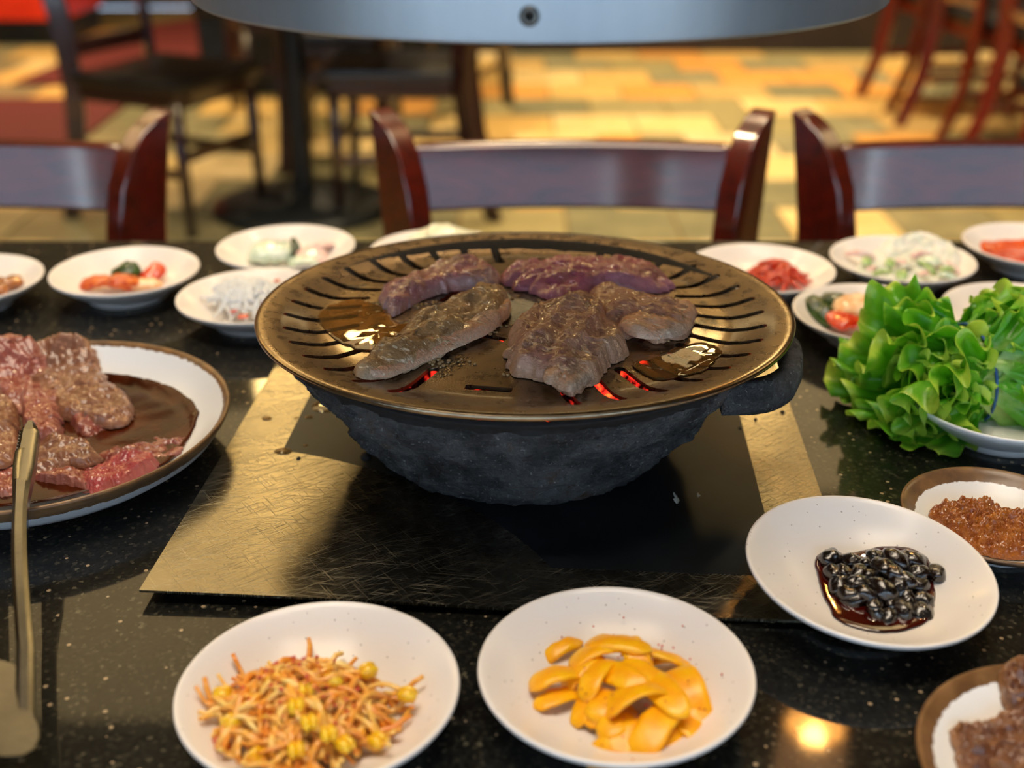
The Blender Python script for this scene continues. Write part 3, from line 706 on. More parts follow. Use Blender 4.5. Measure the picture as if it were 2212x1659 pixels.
flap(gs('thick plump'), [(1172, 792), (1190, 766), (1212, 748), (1248, 738), (1276, 750), (1290, 772), (1278, 796), (1258, 806), (1236, 819), (1204, 808)], 'meat_tip', 31, .0035, .007, .005, fold=.002, ridge=(.2, 1), ripple=.0012)
flap(gs('folded browned'), [(1336, 690), (1350, 672), (1385, 655), (1430, 646), (1470, 642), (1497, 640), (1503, 660), (1490, 690), (1455, 706), (1405, 711), (1362, 706)], 'meat_tip', 33, .0045, .006, .007, fold=.002, ridge=(1, -.15), ripple=.0012)
flap(gs('seared grey-brown'), [(790, 782), (800, 768), (860, 750), (920, 728), (980, 706), (1040, 686), (1094, 652), (1104, 668), (1064, 702), (1004, 727), (944, 748), (884, 768), (830, 783)], 'meat_tip', 35, .0015, .0055, .004, fold=.003, ridge=(.8, .5), ripple=.0006)
# grease pools and bubbles
def pool(name, pts, m, seed, label, cat, th=.0005, zf=gzf, Mx=GM, mapf=onG, kind=None, group=None, **k):
    return slab(name, [mapf(x, y) for x, y in pts], zf, th, MAT[m], seed, label, cat, group, fold=th*.25, ff=120, seg=80, rings=8, rag=.002, Mx=Mx, power=8, kind=kind, **k)
pool('oil_pool', [(690, 650), (760, 628), (830, 655), (860, 690), (900, 690), (880, 720), (800, 740), (740, 720), (700, 690)], 'oil', 11, 'golden brown oil puddle at the left side of the griddle', 'oil')
pool('oil_pool', [(1370, 770), (1440, 742), (1520, 720), (1560, 735), (1530, 775), (1480, 790), (1420, 795)], 'oil', 12, 'shiny oil puddle at the right front of the griddle', 'oil')
rnd = random.Random(5); mb = MB()
for (cx, cy, sx, sy, n) in [(900, 768, 90, 10, 60), (1030, 705, 60, 14, 40), (1430, 716, 36, 8, 30), (1150, 790, 60, 8, 20), (900, 650, 60, 10, 30), (1240, 640, 120, 6, 30), (760, 665, 60, 30, 40)]:
    for k in range(n):
        q = onG(cx + rnd.gauss(0, sx*.5), cy + rnd.gauss(0, sy*.5)); s = rnd.uniform(.0006, .0016)
        if hypot(q.x, q.y) < .104: mb.ell((q.x, q.y, gz(hypot(q.x, q.y)) + s*.2), (s, s, s*.7), 7, 5)
o = mb.go('fat_bubbles', MAT['foam']); o.matrix_world = GM; tag(o, 'tiny sizzling fat bubbles around the beef on the griddle', 'fat bubbles', kind='stuff')

# oil drops and crumbs on the steel sheet
SZ = .0038
def drops(lst, name, m, label, cat, group, hgt=.4):
    for (x, y, w_, h_) in lst:
        q = P(x, y, SZ); sc = (q - CAM).length/F; a = w_*sc/2; b2 = h_*sc/2/.45
        mb = MB().ell((0, 0, 0), (a, b2, min(a, b2)*hgt), 14, 8)
        o = mb.go(name, MAT[m], loc=(q.x, q.y, TT + SZ)); tag(o, label if isinstance(label, str) else label.pop(0), cat, group)
drops([(576, 904, 22, 8), (668, 902, 22, 8), (640, 902, 8, 4), (612, 976, 40, 14), (660, 963, 14, 6), (526, 1083, 20, 8)], 'oil_drop', 'oil', ['brown oil drop nearest the left edge under the griddle rim', 'brown oil drop beside the large amber puddle', 'tiny oil drop between the two upper drops on the steel', 'long brown oil drop, largest on the left of the steel sheet', 'small oil drop just right of the long brown drop', 'lone oil drop nearest the front left of the steel sheet'], 'oil drop', 'oil drops on the steel sheet')
drops([(705, 878, 66, 30)], 'oil_puddle', 'oil', 'large amber oil puddle on the steel sheet by the brazier', 'oil', None, .12)
drops([(645, 992, 11, 8), (790, 988, 24, 14)], 'char_crumb', 'char', ['star-shaped black crumb below the long oil drop', 'black char flake against the left foot of the brazier'], 'crumb', 'char crumbs left of the brazier', .8)
drops([(1690, 891, 9, 8), (1632, 907, 7, 6), (1598, 926, 8, 7)], 'char_crumb', 'char', ['black crumb nearest the right edge of the steel sheet', 'middle black crumb of three right of the brazier', 'black crumb closest to the brazier on its right'], 'crumb', 'char crumbs right of the brazier', .8)
for k, (x, y, w_, h_) in enumerate([(1460, 1076, 16, 26), (1510, 1070, 12, 12)]):
    q = P(x, y, SZ); pts = [Vector((q.x + cos(a)*w_*.00024*rnd.uniform(.5, 1.2)*.5, q.y + sin(a)*h_*.0005*rnd.uniform(.5, 1.2)*.5)) for a in [2*pi*i/11 for i in range(11)]]
    slab('white_splash', pts, lambda x_, y_: TT + SZ, .0004, MAT['white_mark'], 70+k, ['larger white dried splash on the dark front of the steel sheet', 'small round white dried splash on the dark front of the steel sheet'][k], 'splash', 'white splashes on the steel sheet', seg=40, rings=3, fold=.0001)

# ================================================================== dishes
RIMH = .024
DISH = [(0, .0045), (.016, .0045), (.027, .0052), (.036, .0076), (.045, .0120), (.052, .0170), (.0565, .0208), (.0590, .0226), (.0607, .0238), (.0618, .0241), (.0625, .0236), (.0626, .0226), (.0618, .0212), (.0585, .0186), (.0545, .0158), (.050, .0128), (.043, .0085), (.037, .0052), (.034, .0040), (.0, .0034)]
def dz(r):
    for (a, za), (b2, zb) in zip(DISH, DISH[1:]):
        if r <= b2: return za + (zb-za)*(r-a)/(b2-a)
    return RIMH
dish_me = None
def dish(x, y, label, tilt=(0, 0), lift=0, name='side_dish', group='round white side dishes'):
    global dish_me
    if dish_me is None:
        dish_me = (MB().lathe(DISH, 96).go('side_dish', MAT['melamine']), MB().lathe([(.034, .0045), (.0335, .0), (.0315, 0), (.031, .0045), (.034, .0045)], 64).go('foot_ring', MAT['melamine']))
        o, ft = dish_me; ft.parent = o
    else:
        o = dish_me[0].copy(); COL.objects.link(o); ft = dish_me[1].copy(); COL.objects.link(ft); ft.parent = o
    o.location = (x, y, TT + lift); o.rotation_euler = (tilt[0], tilt[1], 0)
    tag(o, label, 'dish', group); return o
DA = dish(-.0858, .4165, 'white dish of seasoned bean sprouts in front of the steel sheet')
DB = dish(.0470, .4288, 'white dish of yellow radish strips in front of the steel sheet')
DC = dish(.1812, .5060, 'tilted white dish of black beans propped on the steel sheet edge', tilt=(radians(3.4), radians(2.6)), lift=.0042)
DG = dish(-.3324, .9587, 'white dish of kimchi and cucumber behind the meat platter')
DI = dish(-.2053, 1.0226, 'white dish of cucumber chunks at the table far edge, left of griddle')
DJ = dish(-.2094, .8992, 'white dish of shredded white radish touching the griddle left side')
DH = dish(-.4602, .9371, 'white dish of braised brown pieces cut by the left edge')
DK = dish(-.066, 1.010, 'white dish of pale cabbage mostly hidden behind the griddle')
DL = dish(.2158, .9663, 'white dish of red shredded radish just right behind the griddle')
DM = dish(.3448, .9900, 'white dish of creamy chopped salad behind the lettuce')
DN = dish(.4769, 1.0295, 'white dish of red chilli sauce in the far right corner')
DO = dish(.2840, .8617, 'white dish of cucumber kimchi between griddle and lettuce')
q = P(2185, 690, RIMH); DP = dish(.404, .865, 'white dish of brown kimchi behind the lettuce at right edge')

def vessel(name, R, H, foot, mat_, loc, label, cat, flare=1.0, lip=.0016):
    k = R/.0625; hk = H/.024
    pr = [(r*k if r < .058 else R - (.0625 - r), z*hk) for r, z in DISH]
    o = MB().lathe(pr, 128).go(name, mat_, loc=loc); tag(o, label, cat)
    MB().lathe([(foot, .0045*hk), (foot - .0005, 0), (foot - .003, 0), (foot - .0035, .0045*hk), (foot, .0045*hk)], 64).go('foot_ring', mat_, o)
    return o, (lambda r: dz(min(r/k, .0615))*hk)
PPR = [(0, .006), (.08, .0062), (.091, .0075), (.101, .0130), (.109, .0205), (.1145, .0265), (.1172, .0298), (.1190, .0310), (.1202, .0306), (.1205, .0290), (.119, .0260), (.112, .0160), (.100, .0078), (.085, .0042), (.06, .0034), (0, .0032)]
PL = MB().lathe(PPR, 128).go('meat_platter', speck('platter glaze', 'eef0f2', '5c4430', .1155, dens=.99), loc=(-.302, .668, TT)); tag(PL, 'large white platter with brown rim holding raw marinated beef', 'platter')
MB().lathe([(.07, .0045), (.0695, 0), (.066, 0), (.0655, .0045), (.07, .0045)], 64).go('foot_ring', PL.data.materials[0], PL)
def pz(r):
    for (a, za), (b2, zb) in zip(PPR, PPR[1:8]):
        if r <= b2: return za + (zb-za)*(r-a)/(b2-a)
    return .031
SA, sz_ = vessel('sauce_saucer', .0525, .019, .028, speck('saucer glaze', 'f4f4f2', '5e4634', .0435, dens=.99), (.2735, .5700, TT), 'small brown-rimmed saucer holding soybean paste', 'saucer')
BW, bz = vessel('meat_bowl', .066, .026, .034, speck('bowl glaze', 'f6f6f4', '6a4a2c', .0585, dens=.99), (.2315, .363, TT), 'brown-rimmed bowl of grilled beef in the near right corner', 'bowl')
q = P(2135, 953, .028); LP, lz = vessel('lettuce_plate', .064, .028, .034, MAT['plain_white'], (q.x + .034, q.y + .063, TT), 'deep white plate under the bunch of lettuce', 'plate')

# ------------------------------------------------------------------ food pieces
def on(d, x, y):                                              # local xy in a dish for a world point
    return x - d.location.x, y - d.location.y
def chip_mesh(L, Wd, T, bend, seed, curl=0, taper=.7, n=14, mm=7):
    """a cut slice: rounded strip bent along its length"""
    vs = []; fs = []; rr = random.Random(seed); o3 = Vector((seed*1.3, seed*.7, 0))
    ring = []
    for i in range(n+1):
        u = -1 + 2*i/n; wv = Wd/2*(max(0.02, 1 - abs(u)**4)**.5)*(1 - (1-taper)*(u*.5+.5))
        tv = T/2*max(.15, 1 - abs(u)**6)
        ang = bend*u; 
        cx = sin(ang)/bend*L/2 if abs(bend) > 1e-3 else u*L/2; cz = (cos(ang)-1)/bend*L/2 if abs(bend) > 1e-3 else 0
        for k in range(2*mm):
            a = 2*pi*k/(2*mm); yy = wv*cos(a); zz = tv*(abs(sin(a))**.6)*(1 if sin(a) >= 0 else -1)
            zz += curl*(yy/max(Wd, 1e-6))**2*Wd
            p = Vector((cx - sin(ang)*-zz*0 + sin(ang)*zz, yy, cz + cos(ang)*zz))
            p += Vector((1, 1, 1))*T*.18*noise.noise(p*180 + o3); vs.append(p)
    w2 = 2*mm
    for i in range(n):
        for k in range(w2): fs.append((i*w2+k, i*w2+(k+1) % w2, (i+1)*w2+(k+1) % w2, (i+1)*w2+k))
    fs += [tuple(range(w2-1, -1, -1)), tuple(n*w2+k for k in range(w2))]
    return vs, fs
def chip(name, px, py, z, L, Wd, T, yaw, m, label, cat, group=None, pitch=0, rollr=0, bend=.5, seed=1, curl=0, taper=.8, parent=None):
    vs, fs = chip_mesh(L, Wd, T, bend, seed, curl, taper)
    p = P(px, py, z); o = link(name, vs, fs, MAT[m] if isinstance(m, str) else m, loc=p)
    o.rotation_euler = (radians(rollr), radians(pitch), radians(yaw)); o.data.flip_normals() if sum(f.normal.dot(f.center - sum((v.co for v in o.data.vertices), Vector())/len(o.data.vertices)) for f in o.data.polygons) < 0 else None
    tag(o, label, cat, group); return o

# yellow radish strips
rnd = random.Random(21)
RAD = [(1215, 1398, 10, 22, 30, 8, 4), (1200, 1455, 15, 26, 20, 13, 4), (1215, 1500, 9, 28, 30, 10, 3), (1265, 1515, 9, 25, 65, 10, 3), (1300, 1400, 17, 34, 20, 13, 4), (1335, 1388, 19, 30, -20, 13, 5),
       (1372, 1410, 18, 26, -70, 12, 3), (1420, 1412, 14, 30, -15, 10, 4), (1450, 1425, 11, 24, -14, 7, 4), (1290, 1450, 17, 30, 60, 11, 4), (1345, 1460, 18, 28, -50, 13, 4), (1305, 1510, 12, 24, 70, 13, 4),
       (1370, 1492, 19, 34, 20, 16, 3), (1430, 1490, 18, 34, -65, 15, 3), (1480, 1490, 14, 32, -72, 18, 4), (1345, 1560, 10, 24, 30, 12, 4), (1420, 1560, 14, 44, 55, 15, 3), (1360, 1600, 8, 42, 25, 16, 4),
       (1480, 1560, 9, 30, -55, 13, 3), (1440, 1600, 8, 26, 40, 11, 4), (1255, 1440, 14, 26, 45, 11, 4), (1400, 1455, 17, 28, -30, 12, 3), (1320, 1540, 9, 24, 15, 12, 3), (1500, 1520, 10, 26, -80, 12, 4)]
RL = row_labels(RAD, ['back', 'second', 'middle', 'fourth', 'front'], 'yellow radish strip', 'of the pile')
for k, (x, y, z, L, yaw, wd, tt) in enumerate(RAD):
    chip('radish_strip', x, y, (z + 2)/1000, L/1000*1.12, wd/1000*1.15, tt/1000*.85, yaw, 'radish', RL[k], 'radish', 'yellow radish strips', pitch=rnd.uniform(-14, 14), rollr=rnd.uniform(-22, 22), bend=rnd.uniform(.3, .9), seed=k+3)
mb = MB()
for k in range(60):
    x, y = rnd.gauss(1370, 90), rnd.gauss(1490, 60); q = P(x, y, rnd.uniform(.015, .021)); mb.ell(q, (.0005, .0007, .0004), 6, 4)
o = mb.go('chilli_specks', MAT['chilli']); tag(o, 'red chilli specks scattered over the yellow radish strips', 'chilli', kind='stuff')

# bean sprouts: a tangle nobody could count, with the sprouts that show their yellow heads
rnd = random.Random(31)
pc = P(655, 1545, .012)
def strand(L, r0, seed, droop=1.0):
    rr = random.Random(seed); a = rr.uniform(0, 2*pi); r = .030*sqrt(rr.random()); b_ = rr.uniform(0, 2*pi)
    x, y = r*cos(b_)*1.05, r*sin(b_)*.95; pts = []; n = 12; curv = rr.uniform(-40, 40); z0 = rr.uniform(-.25, 1)
    for i in range(n+1):
        s = (i/n - .5)*L; aa = a + curv*s
        xx, yy = x + s*cos(aa), y + s*sin(aa); d = hypot(xx/1.1, yy)/.040
        hgt = .026*max(0, 1 - d*d) ; z = hgt*(.35 + .65*max(0, z0)) + .0018*sin(i*1.1 + seed) + (.003 if d > 1 else 0)
        base = dz(min(.06, hypot(xx + pc.x - DA.location.x, yy + pc.y - DA.location.y))) 
        pts.append(Vector((pc.x + xx, pc.y + yy, TT + base + .002 + max(0, z))))
    rad = [r0*(.55 + .45*min(1, 2*min(i, n-i)/n + .25)) for i in range(n+1)]
    return pts, rad
for mname, n0, s0, lab in (('sprout', 95, 100, 'pale seasoned bean sprout stems tangled in the front left dish'), ('sprout2', 85, 400, 'orange chilli stained bean sprout stems tangled in the front left dish')):
    mb = MB()
    for k in range(n0):
        pts, rad = strand(rnd.uniform(.028, .052), rnd.uniform(.0012, .0019), s0 + k); mb.tube(pts, rad, 6)
    o = mb.go('bean_sprout_tangle', MAT[mname]); tag(o, lab, 'bean sprouts', kind='stuff')
HEADS = [(795, 1448, 19, 30, 'farthest right'), (480, 1500, 17, 100, ''), (660, 1490, 26, 40, ''), (640, 1525, 26, 80, ''), (668, 1560, 25, 10, ''), (710, 1585, 22, 60, ''), (745, 1608, 18, 60, ''), (560, 1630, 14, -10, ''), (815, 1600, 12, -40, ''), (500, 1560, 18, 30, ''), (720, 1470, 24, -20, ''), (590, 1470, 22, 20, ''), (640, 1620, 17, 90, ''), (880, 1500, 16, 60, '')]
HL = row_labels(HEADS, ['back', 'middle', 'front'], 'yellow-headed bean sprout', 'on the sprout tangle')
for k, (x, y, z, yaw, _) in enumerate(HEADS):
    p = P(x, y, z/1000 + .004); a = atan2(p.y - pc.y, p.x - pc.x) + .25*sin(k*2.3); t = thing('bean_sprout', HL[k], 'bean sprout', p, a, 'bean sprouts with yellow heads')
    for s in (-1, 1): MB().ell((0, s*.0016, 0), (.0046, .0021, .0032), 12, 8).go('bean_head', MAT['soy_head'], t)
    pts = [Vector((-.003 - .03*u, .004*sin(u*3 + k), -.010*u*u + .002*sin(u*5))) for u in [i/10 for i in range(11)]]
    MB().tube(pts, [.0014*(1 - .5*i/10) for i in range(11)], 6).go('stem', MAT['sprout'], t)
mb = MB()
for k in range(70):
    a = rnd.uniform(0, 6.28); r = .033*sqrt(rnd.random()); q = Vector((pc.x + r*cos(a), pc.y + r*sin(a), TT + .010 + .026*(1 - (r/.038)**2))); s = rnd.uniform(.0005, .0012); mb.ell(q, (s, s*1.4, s*.5), 6, 4)
o = mb.go('chilli_flakes', MAT['chilli']); tag(o, 'red chilli flakes sprinkled over the bean sprouts', 'chilli', kind='stuff')
chip('chilli_slice', 478, 1612, .014, .022, .010, .003, -35, 'kimchi_red', 'flat orange-red chilli slice at the left of the bean sprouts', 'chilli', bend=.3, seed=5)

# black beans in syrup
DCM = Matrix.Translation(DC.location) @ Matrix.Rotation(DC.rotation_euler[1], 4, 'Y') @ Matrix.Rotation(DC.rotation_euler[0], 4, 'X')
def onC(px, py, z=.0055):
    n = DCM.to_3x3() @ Vector((0, 0, 1)); c = DCM @ Vector((0, 0, z)); d = ray(px, py); s = (c - CAM).dot(n)/d.dot(n); q = DCM.inverted() @ (CAM + d*s); return Vector((q.x, q.y))
slab('bean_syrup', [onC(x, y, .0075) for x, y in [(1762, 1210), (1778, 1196), (1830, 1195), (1900, 1190), (1960, 1200), (2000, 1225), (2016, 1270), (2018, 1310), (2005, 1340), (1970, 1358), (1910, 1366), (1850, 1356), (1805, 1335), (1795, 1310), (1780, 1280), (1770, 1250)]], lambda x, y: max(.0062, dz(hypot(x, y)) + .0008), .0008, MAT['bean_sauce'], 44, 'dark red syrup pooled around the black beans', 'sauce', fold=.0001, rag=.0006, Mx=DCM, power=10, seg=100, rings=10)
rnd = random.Random(12)
BEANS = [(1795, 1205, 9), (1820, 1235, 10), (1815, 1265, 8), (1835, 1212, 10), (1870, 1220, 11), (1895, 1205, 11), (1880, 1245, 12), (1935, 1212, 13), (1955, 1205, 12), (1925, 1240, 13), (1850, 1262, 11), (1870, 1285, 10), (1905, 1275, 11), (1940, 1270, 11), (1980, 1240, 11), (1985, 1265, 10), (2022, 1238, 12), (1890, 1310, 8), (1930, 1305, 8), (1960, 1295, 9), (1990, 1300, 7), (1920, 1335, 6), (1950, 1325, 6), (1845, 1295, 7), (1900, 1330, 6), (1800, 1240, 8), (1975, 1215, 10), (1950, 1255, 13), (1905, 1228, 13), (1855, 1238, 12), (1990, 1325, 6), (1825, 1285, 7)]
BL = row_labels(BEANS, ['back', 'second', 'middle', 'fourth', 'front'], 'glossy black bean', 'of the pile')
for k, (x, y, z) in enumerate(BEANS):
    q = onC(x, y, z/1000); e = MB().ell((0, 0, 0), (.0072, .0054, .0048), 22, 14); o3 = Vector((k*2.3, k, 1)); bs = rnd.uniform(.85, 1.3)
    vs = [v*bs*(1 + .16*noise.fractal(v*230 + o3, .8, 2, 3) - .16*max(0, noise.noise(v*170 + o3*2))) for v in e.v]
    o = link('black_bean', vs, e.f, MAT['bean'], loc=(DCM @ Vector((q.x, q.y, z/1000))), rot=(rnd.uniform(-.6, .6), rnd.uniform(-.6, .6), rnd.uniform(0, 6)))
    tag(o, BL[k], 'bean', 'braised black beans')

# soybean paste
def dl(d, px, py, z): q = P(px, py, z); return Vector((q.x - d.location.x, q.y - d.location.y))
TM = lambda d: Matrix.Translation(d.location)
slab('soybean_paste', [dl(SA, x, y, .011) for x, y in [(2005, 1105), (2030, 1085), (2070, 1078), (2105, 1072), (2140, 1075), (2165, 1095), (2215, 1105), (2260, 1130), (2270, 1170), (2225, 1195), (2170, 1192), (2120, 1182), (2075, 1160), (2040, 1135)]], lambda x, y: sz_(hypot(x, y)) + .0004, .011, MAT['paste'], 50, 'lumpy orange-brown soybean paste mound in the brown-rimmed saucer', 'paste', fold=.0035, ff=170, rag=.0012, Mx=TM(SA), power=1.8)

# grilled beef in the near bowl
GB = 'grilled beef slices in the near bowl'
for k, (pts, z, th, lab) in enumerate([([(2150, 1600), (2170, 1570), (2140, 1525), (2180, 1495), (2230, 1500), (2290, 1540), (2300, 1600), (2240, 1620), (2190, 1620)], .008, .006, 'grilled beef slice standing at the back of the near bowl'),
                                       ([(2045, 1610), (2070, 1585), (2110, 1575), (2160, 1560), (2220, 1560), (2280, 1600), (2270, 1650), (2200, 1680), (2120, 1670), (2070, 1650)], .012, .006, 'glazed grilled beef slice on top in the near bowl'),
                                       ([(2055, 1630), (2110, 1640), (2180, 1660), (2240, 1700), (2200, 1740), (2120, 1730), (2070, 1690)], .008, .006, 'grilled beef slice with a pale cut edge lowest in the near bowl')]):
    slab('grilled_beef', [dl(BW, x, y, z) for x, y in pts], lambda x, y, z=z: max(bz(hypot(x, y)) + .0005, z - .001), th, MAT['meat_done'], 60+k, lab, 'meat', GB, fold=.004, ff=70, Mx=TM(BW))

# marinated beef on the platter
slab('soy_marinade', [dl(PL, x, y, .0095) for x, y in [(-150, 1010), (-60, 1085), (60, 1088), (160, 1066), (260, 1040), (340, 1010), (395, 965), (425, 915), (428, 880), (400, 845), (350, 815), (300, 800), (230, 795), (100, 790), (-50, 800), (-150, 860)]], lambda x, y: max(.0090, min(.0125, pz(hypot(x, y)) + .0004)), .0008, MAT['soy'], 80, 'dark brown soy marinade pooled on the platter', 'sauce', fold=.0002, rag=.0015, Mx=TM(PL), power=14, seg=120, rings=14)
PG = 'marinated raw beef slices on the platter'
RAW = [([(-30, 800), (20, 782), (60, 790), (110, 800), (130, 840), (120, 885), (60, 890), (0, 860)], .014, .007, 'meat_raw', 'raw red-brown beef slice at the back left of the platter'),
       ([(45, 800), (100, 780), (150, 772), (200, 776), (225, 800), (235, 830), (200, 840), (150, 835), (100, 850), (80, 830)], .017, .008, 'meat_raw2', 'soy stained beef slice at the very back of the platter'),
       ([(120, 830), (170, 822), (225, 830), (265, 842), (285, 870), (278, 905), (235, 915), (180, 905), (130, 890), (115, 860)], .015, .009, 'meat_raw2', 'plump soy stained beef fold above the open marinade'),
       ([(155, 905), (200, 890), (240, 895), (243, 925), (235, 945), (195, 948), (165, 935)], .009, .006, 'meat_raw', 'small fat-edged beef piece dipping into the marinade'),
       ([(50, 860), (90, 845), (125, 880), (135, 910), (130, 945), (80, 950), (55, 925), (48, 890)], .016, .008, 'meat_raw', 'raw beef slice left of centre, behind the tongs tip'),
       ([(-30, 830), (10, 830), (30, 870), (40, 930), (35, 975), (10, 1000), (-40, 990), (-60, 900)], .018, .009, 'meat_raw2', 'orange-brown beef fold cut off at the left edge'),
       ([(38, 990), (60, 965), (110, 950), (170, 950), (205, 968), (218, 990), (175, 1000), (130, 1008), (85, 1020), (50, 1012)], .013, .007, 'meat_raw2', 'grey-brown beef slice right beside the tongs'),
       ([(215, 985), (240, 958), (300, 945), (345, 935), (385, 935), (398, 955), (385, 975), (340, 985), (290, 985), (250, 995)], .011, .006, 'meat_raw', 'pinkish beef slice nearest the platter right rim'),
       ([(130, 1025), (180, 1005), (240, 992), (290, 975), (335, 985), (330, 1010), (290, 1030), (240, 1050), (200, 1058), (170, 1040)], .012, .007, 'meat_red', 'bright red beef slice along the platter front rim'),
       ([(70, 1035), (110, 1012), (165, 1018), (200, 1040), (190, 1055), (150, 1050), (110, 1045)], .010, .005, 'meat_raw', 'thin beef strip between the tongs and the bright red slice'),
       ([(-60, 1020), (-10, 1000), (40, 1010), (50, 1040), (20, 1065), (-40, 1060)], .012, .006, 'meat_raw', 'dark red beef slice under the tongs at the left edge')]
for k, (pts, z, th, m_, lab) in enumerate(RAW):
    slab('raw_beef', [dl(PL, x, y, z) for x, y in pts], lambda x, y, z=z: max(pz(hypot(x, y)) + .0005, z - .004), th*.72, MAT[m_], 90+k*3, lab, 'meat', PG, fold=.0050, ff=27, rag=.003, Mx=TM(PL), ridge=(rnd.uniform(-1, 1), rnd.uniform(-1, 1)), power=4.5)

# kimchi, cucumber and the rest at the back
def many(name, lst, lab, cat, group):
    for k, (x, y, z, L, wd, tt, yaw, pi_, ro, m_, lb) in enumerate(lst):
        chip(name, x, y, (z + 1)/1000, L*1.18/1000, wd*1.2/1000, tt*1.35/1000, yaw, m_, lb or lab, cat, group if not lb else group, pitch=pi_, rollr=ro, bend=.6 if tt < 5 else .25, seed=k*5+int(x), curl=0)
many('kimchi_piece', [(205, 608, 12, 24, 16, 5, 10, -8, 10, 'kimchi', 'orange kimchi piece at left of the dish behind the meat platter'), (255, 612, 11, 30, 18, 5, -15, 5, -8, 'kimchi', 'red-orange kimchi piece at front of the dish behind the meat platter'), (305, 612, 11, 32, 14, 5, 5, 0, 5, 'kimchi_pale', 'pale striped kimchi stem under the cucumber slice'), (330, 592, 14, 24, 15, 6, 60, -20, 20, 'kimchi_red', 'red kimchi piece right of the cucumber slice'), (270, 605, 16, 24, 16, 5, 30, 10, 8, 'kimchi', 'orange kimchi leaf directly under the cucumber slice')], '', 'kimchi', 'kimchi pieces in the back left dish')
chip('cucumber_slice', 272, 588, .019, .028, .021, .009, 35, 'cuke', 'dark green cucumber slice on top of the back left kimchi', 'cucumber', pitch=-24, rollr=30, bend=.8, seed=8)
# cucumber chunks in clear pickle
for (x, y, z, L, wd, tt, yaw, m_, lab) in [(585, 545, 15, 42, 26, 14, 8, 'cuke_in', 'large pale cucumber chunk in the far left-of-griddle dish')]:
    o = chip('cucumber_chunk', x, y, z/1000, L/1000, wd/1000, tt/1000, yaw, m_, lab, 'cucumber', bend=.12, seed=2, taper=1, rollr=18)
    vs, fs = chip_mesh(.026, .004, .012, .2, 3); s_ = link('skin', vs, fs, MAT['cuke'], o, loc=(.0205, 0, 0), rot=(0, .3, pi/2))
many('radish_slice', [(672, 545, 13, 26, 20, 4, -20, 10, 10, 'pink', 'pinkish radish slice right of the big cucumber chunk'), (690, 530, 15, 24, 16, 4, 20, -15, -10, 'pink', 'pink-edged radish slice at the back right of the cucumber dish'), (655, 560, 11, 26, 14, 4, 10, 0, 10, 'cuke_in', 'pale green slice in front of the pink radish slices'), (640, 530, 17, 22, 6, 4, -60, 30, 0, 'cuke', 'dark green cucumber peel strip beside the big cucumber chunk')], '', 'vegetable', 'slices in the cucumber dish')
# shredded white radish
rnd = random.Random(77); mb = MB(); c0 = P(540, 652, .012)
for k in range(150):
    a = rnd.uniform(0, 6.28); r = .026*sqrt(rnd.random()); b_ = rnd.uniform(0, 6.28); L = rnd.uniform(.02, .035); cv = rnd.uniform(-40, 40); pts = []
    for i in range(9):
        s = (i/8 - .5)*L; aa = a + cv*s; x = r*cos(b_) + s*cos(aa); y = r*sin(b_)*.9 + s*sin(aa); d = hypot(x, y)/.038
        pts.append((c0.x + x, c0.y + y, TT + dz(min(.058, hypot(c0.x + x - DJ.location.x, c0.y + y - DJ.location.y))) + .003 + .021*max(0, 1 - d*d)*rnd.uniform(.7, 1)))
    mb.tube(pts, .0015, 5)
o = mb.go('shredded_radish', MAT['noodle']); tag(o, 'heap of white shredded radish in the dish left of the griddle', 'radish', kind='stuff')
for k, (x, y, z, s) in enumerate([(525, 683, 12, 9), (620, 614, 14, 10), (506, 672, 12, 6), (598, 606, 14, 5)]):
    chip('carrot_bit', x, y, (z+4)/1000, s/1000, s/1200, .002, 20*k, 'kimchi_red', ['larger red chilli bit at the front of the white shredded radish', 'larger red chilli bit at the back by the griddle rim', 'small red chilli bit at the front of the white radish', 'small red chilli bit at the back of the white radish'][k], 'chilli', 'chilli bits on the white radish', bend=.2, seed=k)
# pale cabbage behind the griddle
many('cabbage_piece', [(930, 512, 26, 40, 24, 5, 15, -14, 20, 'pale', 'pale cabbage piece leaning left behind the griddle rim'), (965, 502, 31, 34, 22, 5, -5, 8, 15, 'pale', 'topmost pale cabbage piece behind the griddle rim'), (1005, 508, 29, 40, 16, 4, -12, 6, 10, 'pale', 'pale cabbage strip pointing right behind the griddle rim'), (960, 520, 14, 44, 30, 6, 0, 0, 0, 'pale', 'broad pale cabbage piece lowest behind the griddle rim')], '', 'cabbage', 'pale cabbage pieces behind the griddle')
# red shredded radish
def shreds(name, c0, d, n, R, Ht, m_, label, cat, seed, rad=.0014, L0=.016, L1=.032):
    rr = random.Random(seed); mb = MB()
    for k in range(n):
        a = rr.uniform(0, 6.28); r = R*.7*sqrt(rr.random()); b_ = rr.uniform(0, 6.28); L = rr.uniform(L0, L1); cv = rr.uniform(-50, 50); pts = []; lift = rr.uniform(.4, 1)
        for i in range(8):
            s = (i/7 - .5)*L; aa = a + cv*s; x = r*cos(b_) + s*cos(aa); y = r*sin(b_) + s*sin(aa); q = hypot(x, y)/R
            pts.append((c0.x + x, c0.y + y, TT + dz(min(.056, hypot(c0.x + x - d.location.x, c0.y + y - d.location.y))) + .002 + Ht*max(0, 1 - q*q)*lift))
        mb.tube(pts, rad, 5)
    o = mb.go(name, MAT[m_]); tag(o, label, cat, kind='stuff')
shreds('red_radish_shreds', P(1672, 602, .012), DL, 110, .030, .022, 'kimchi_red', 'heap of bright red shredded radish right behind the griddle', 'radish', 3)
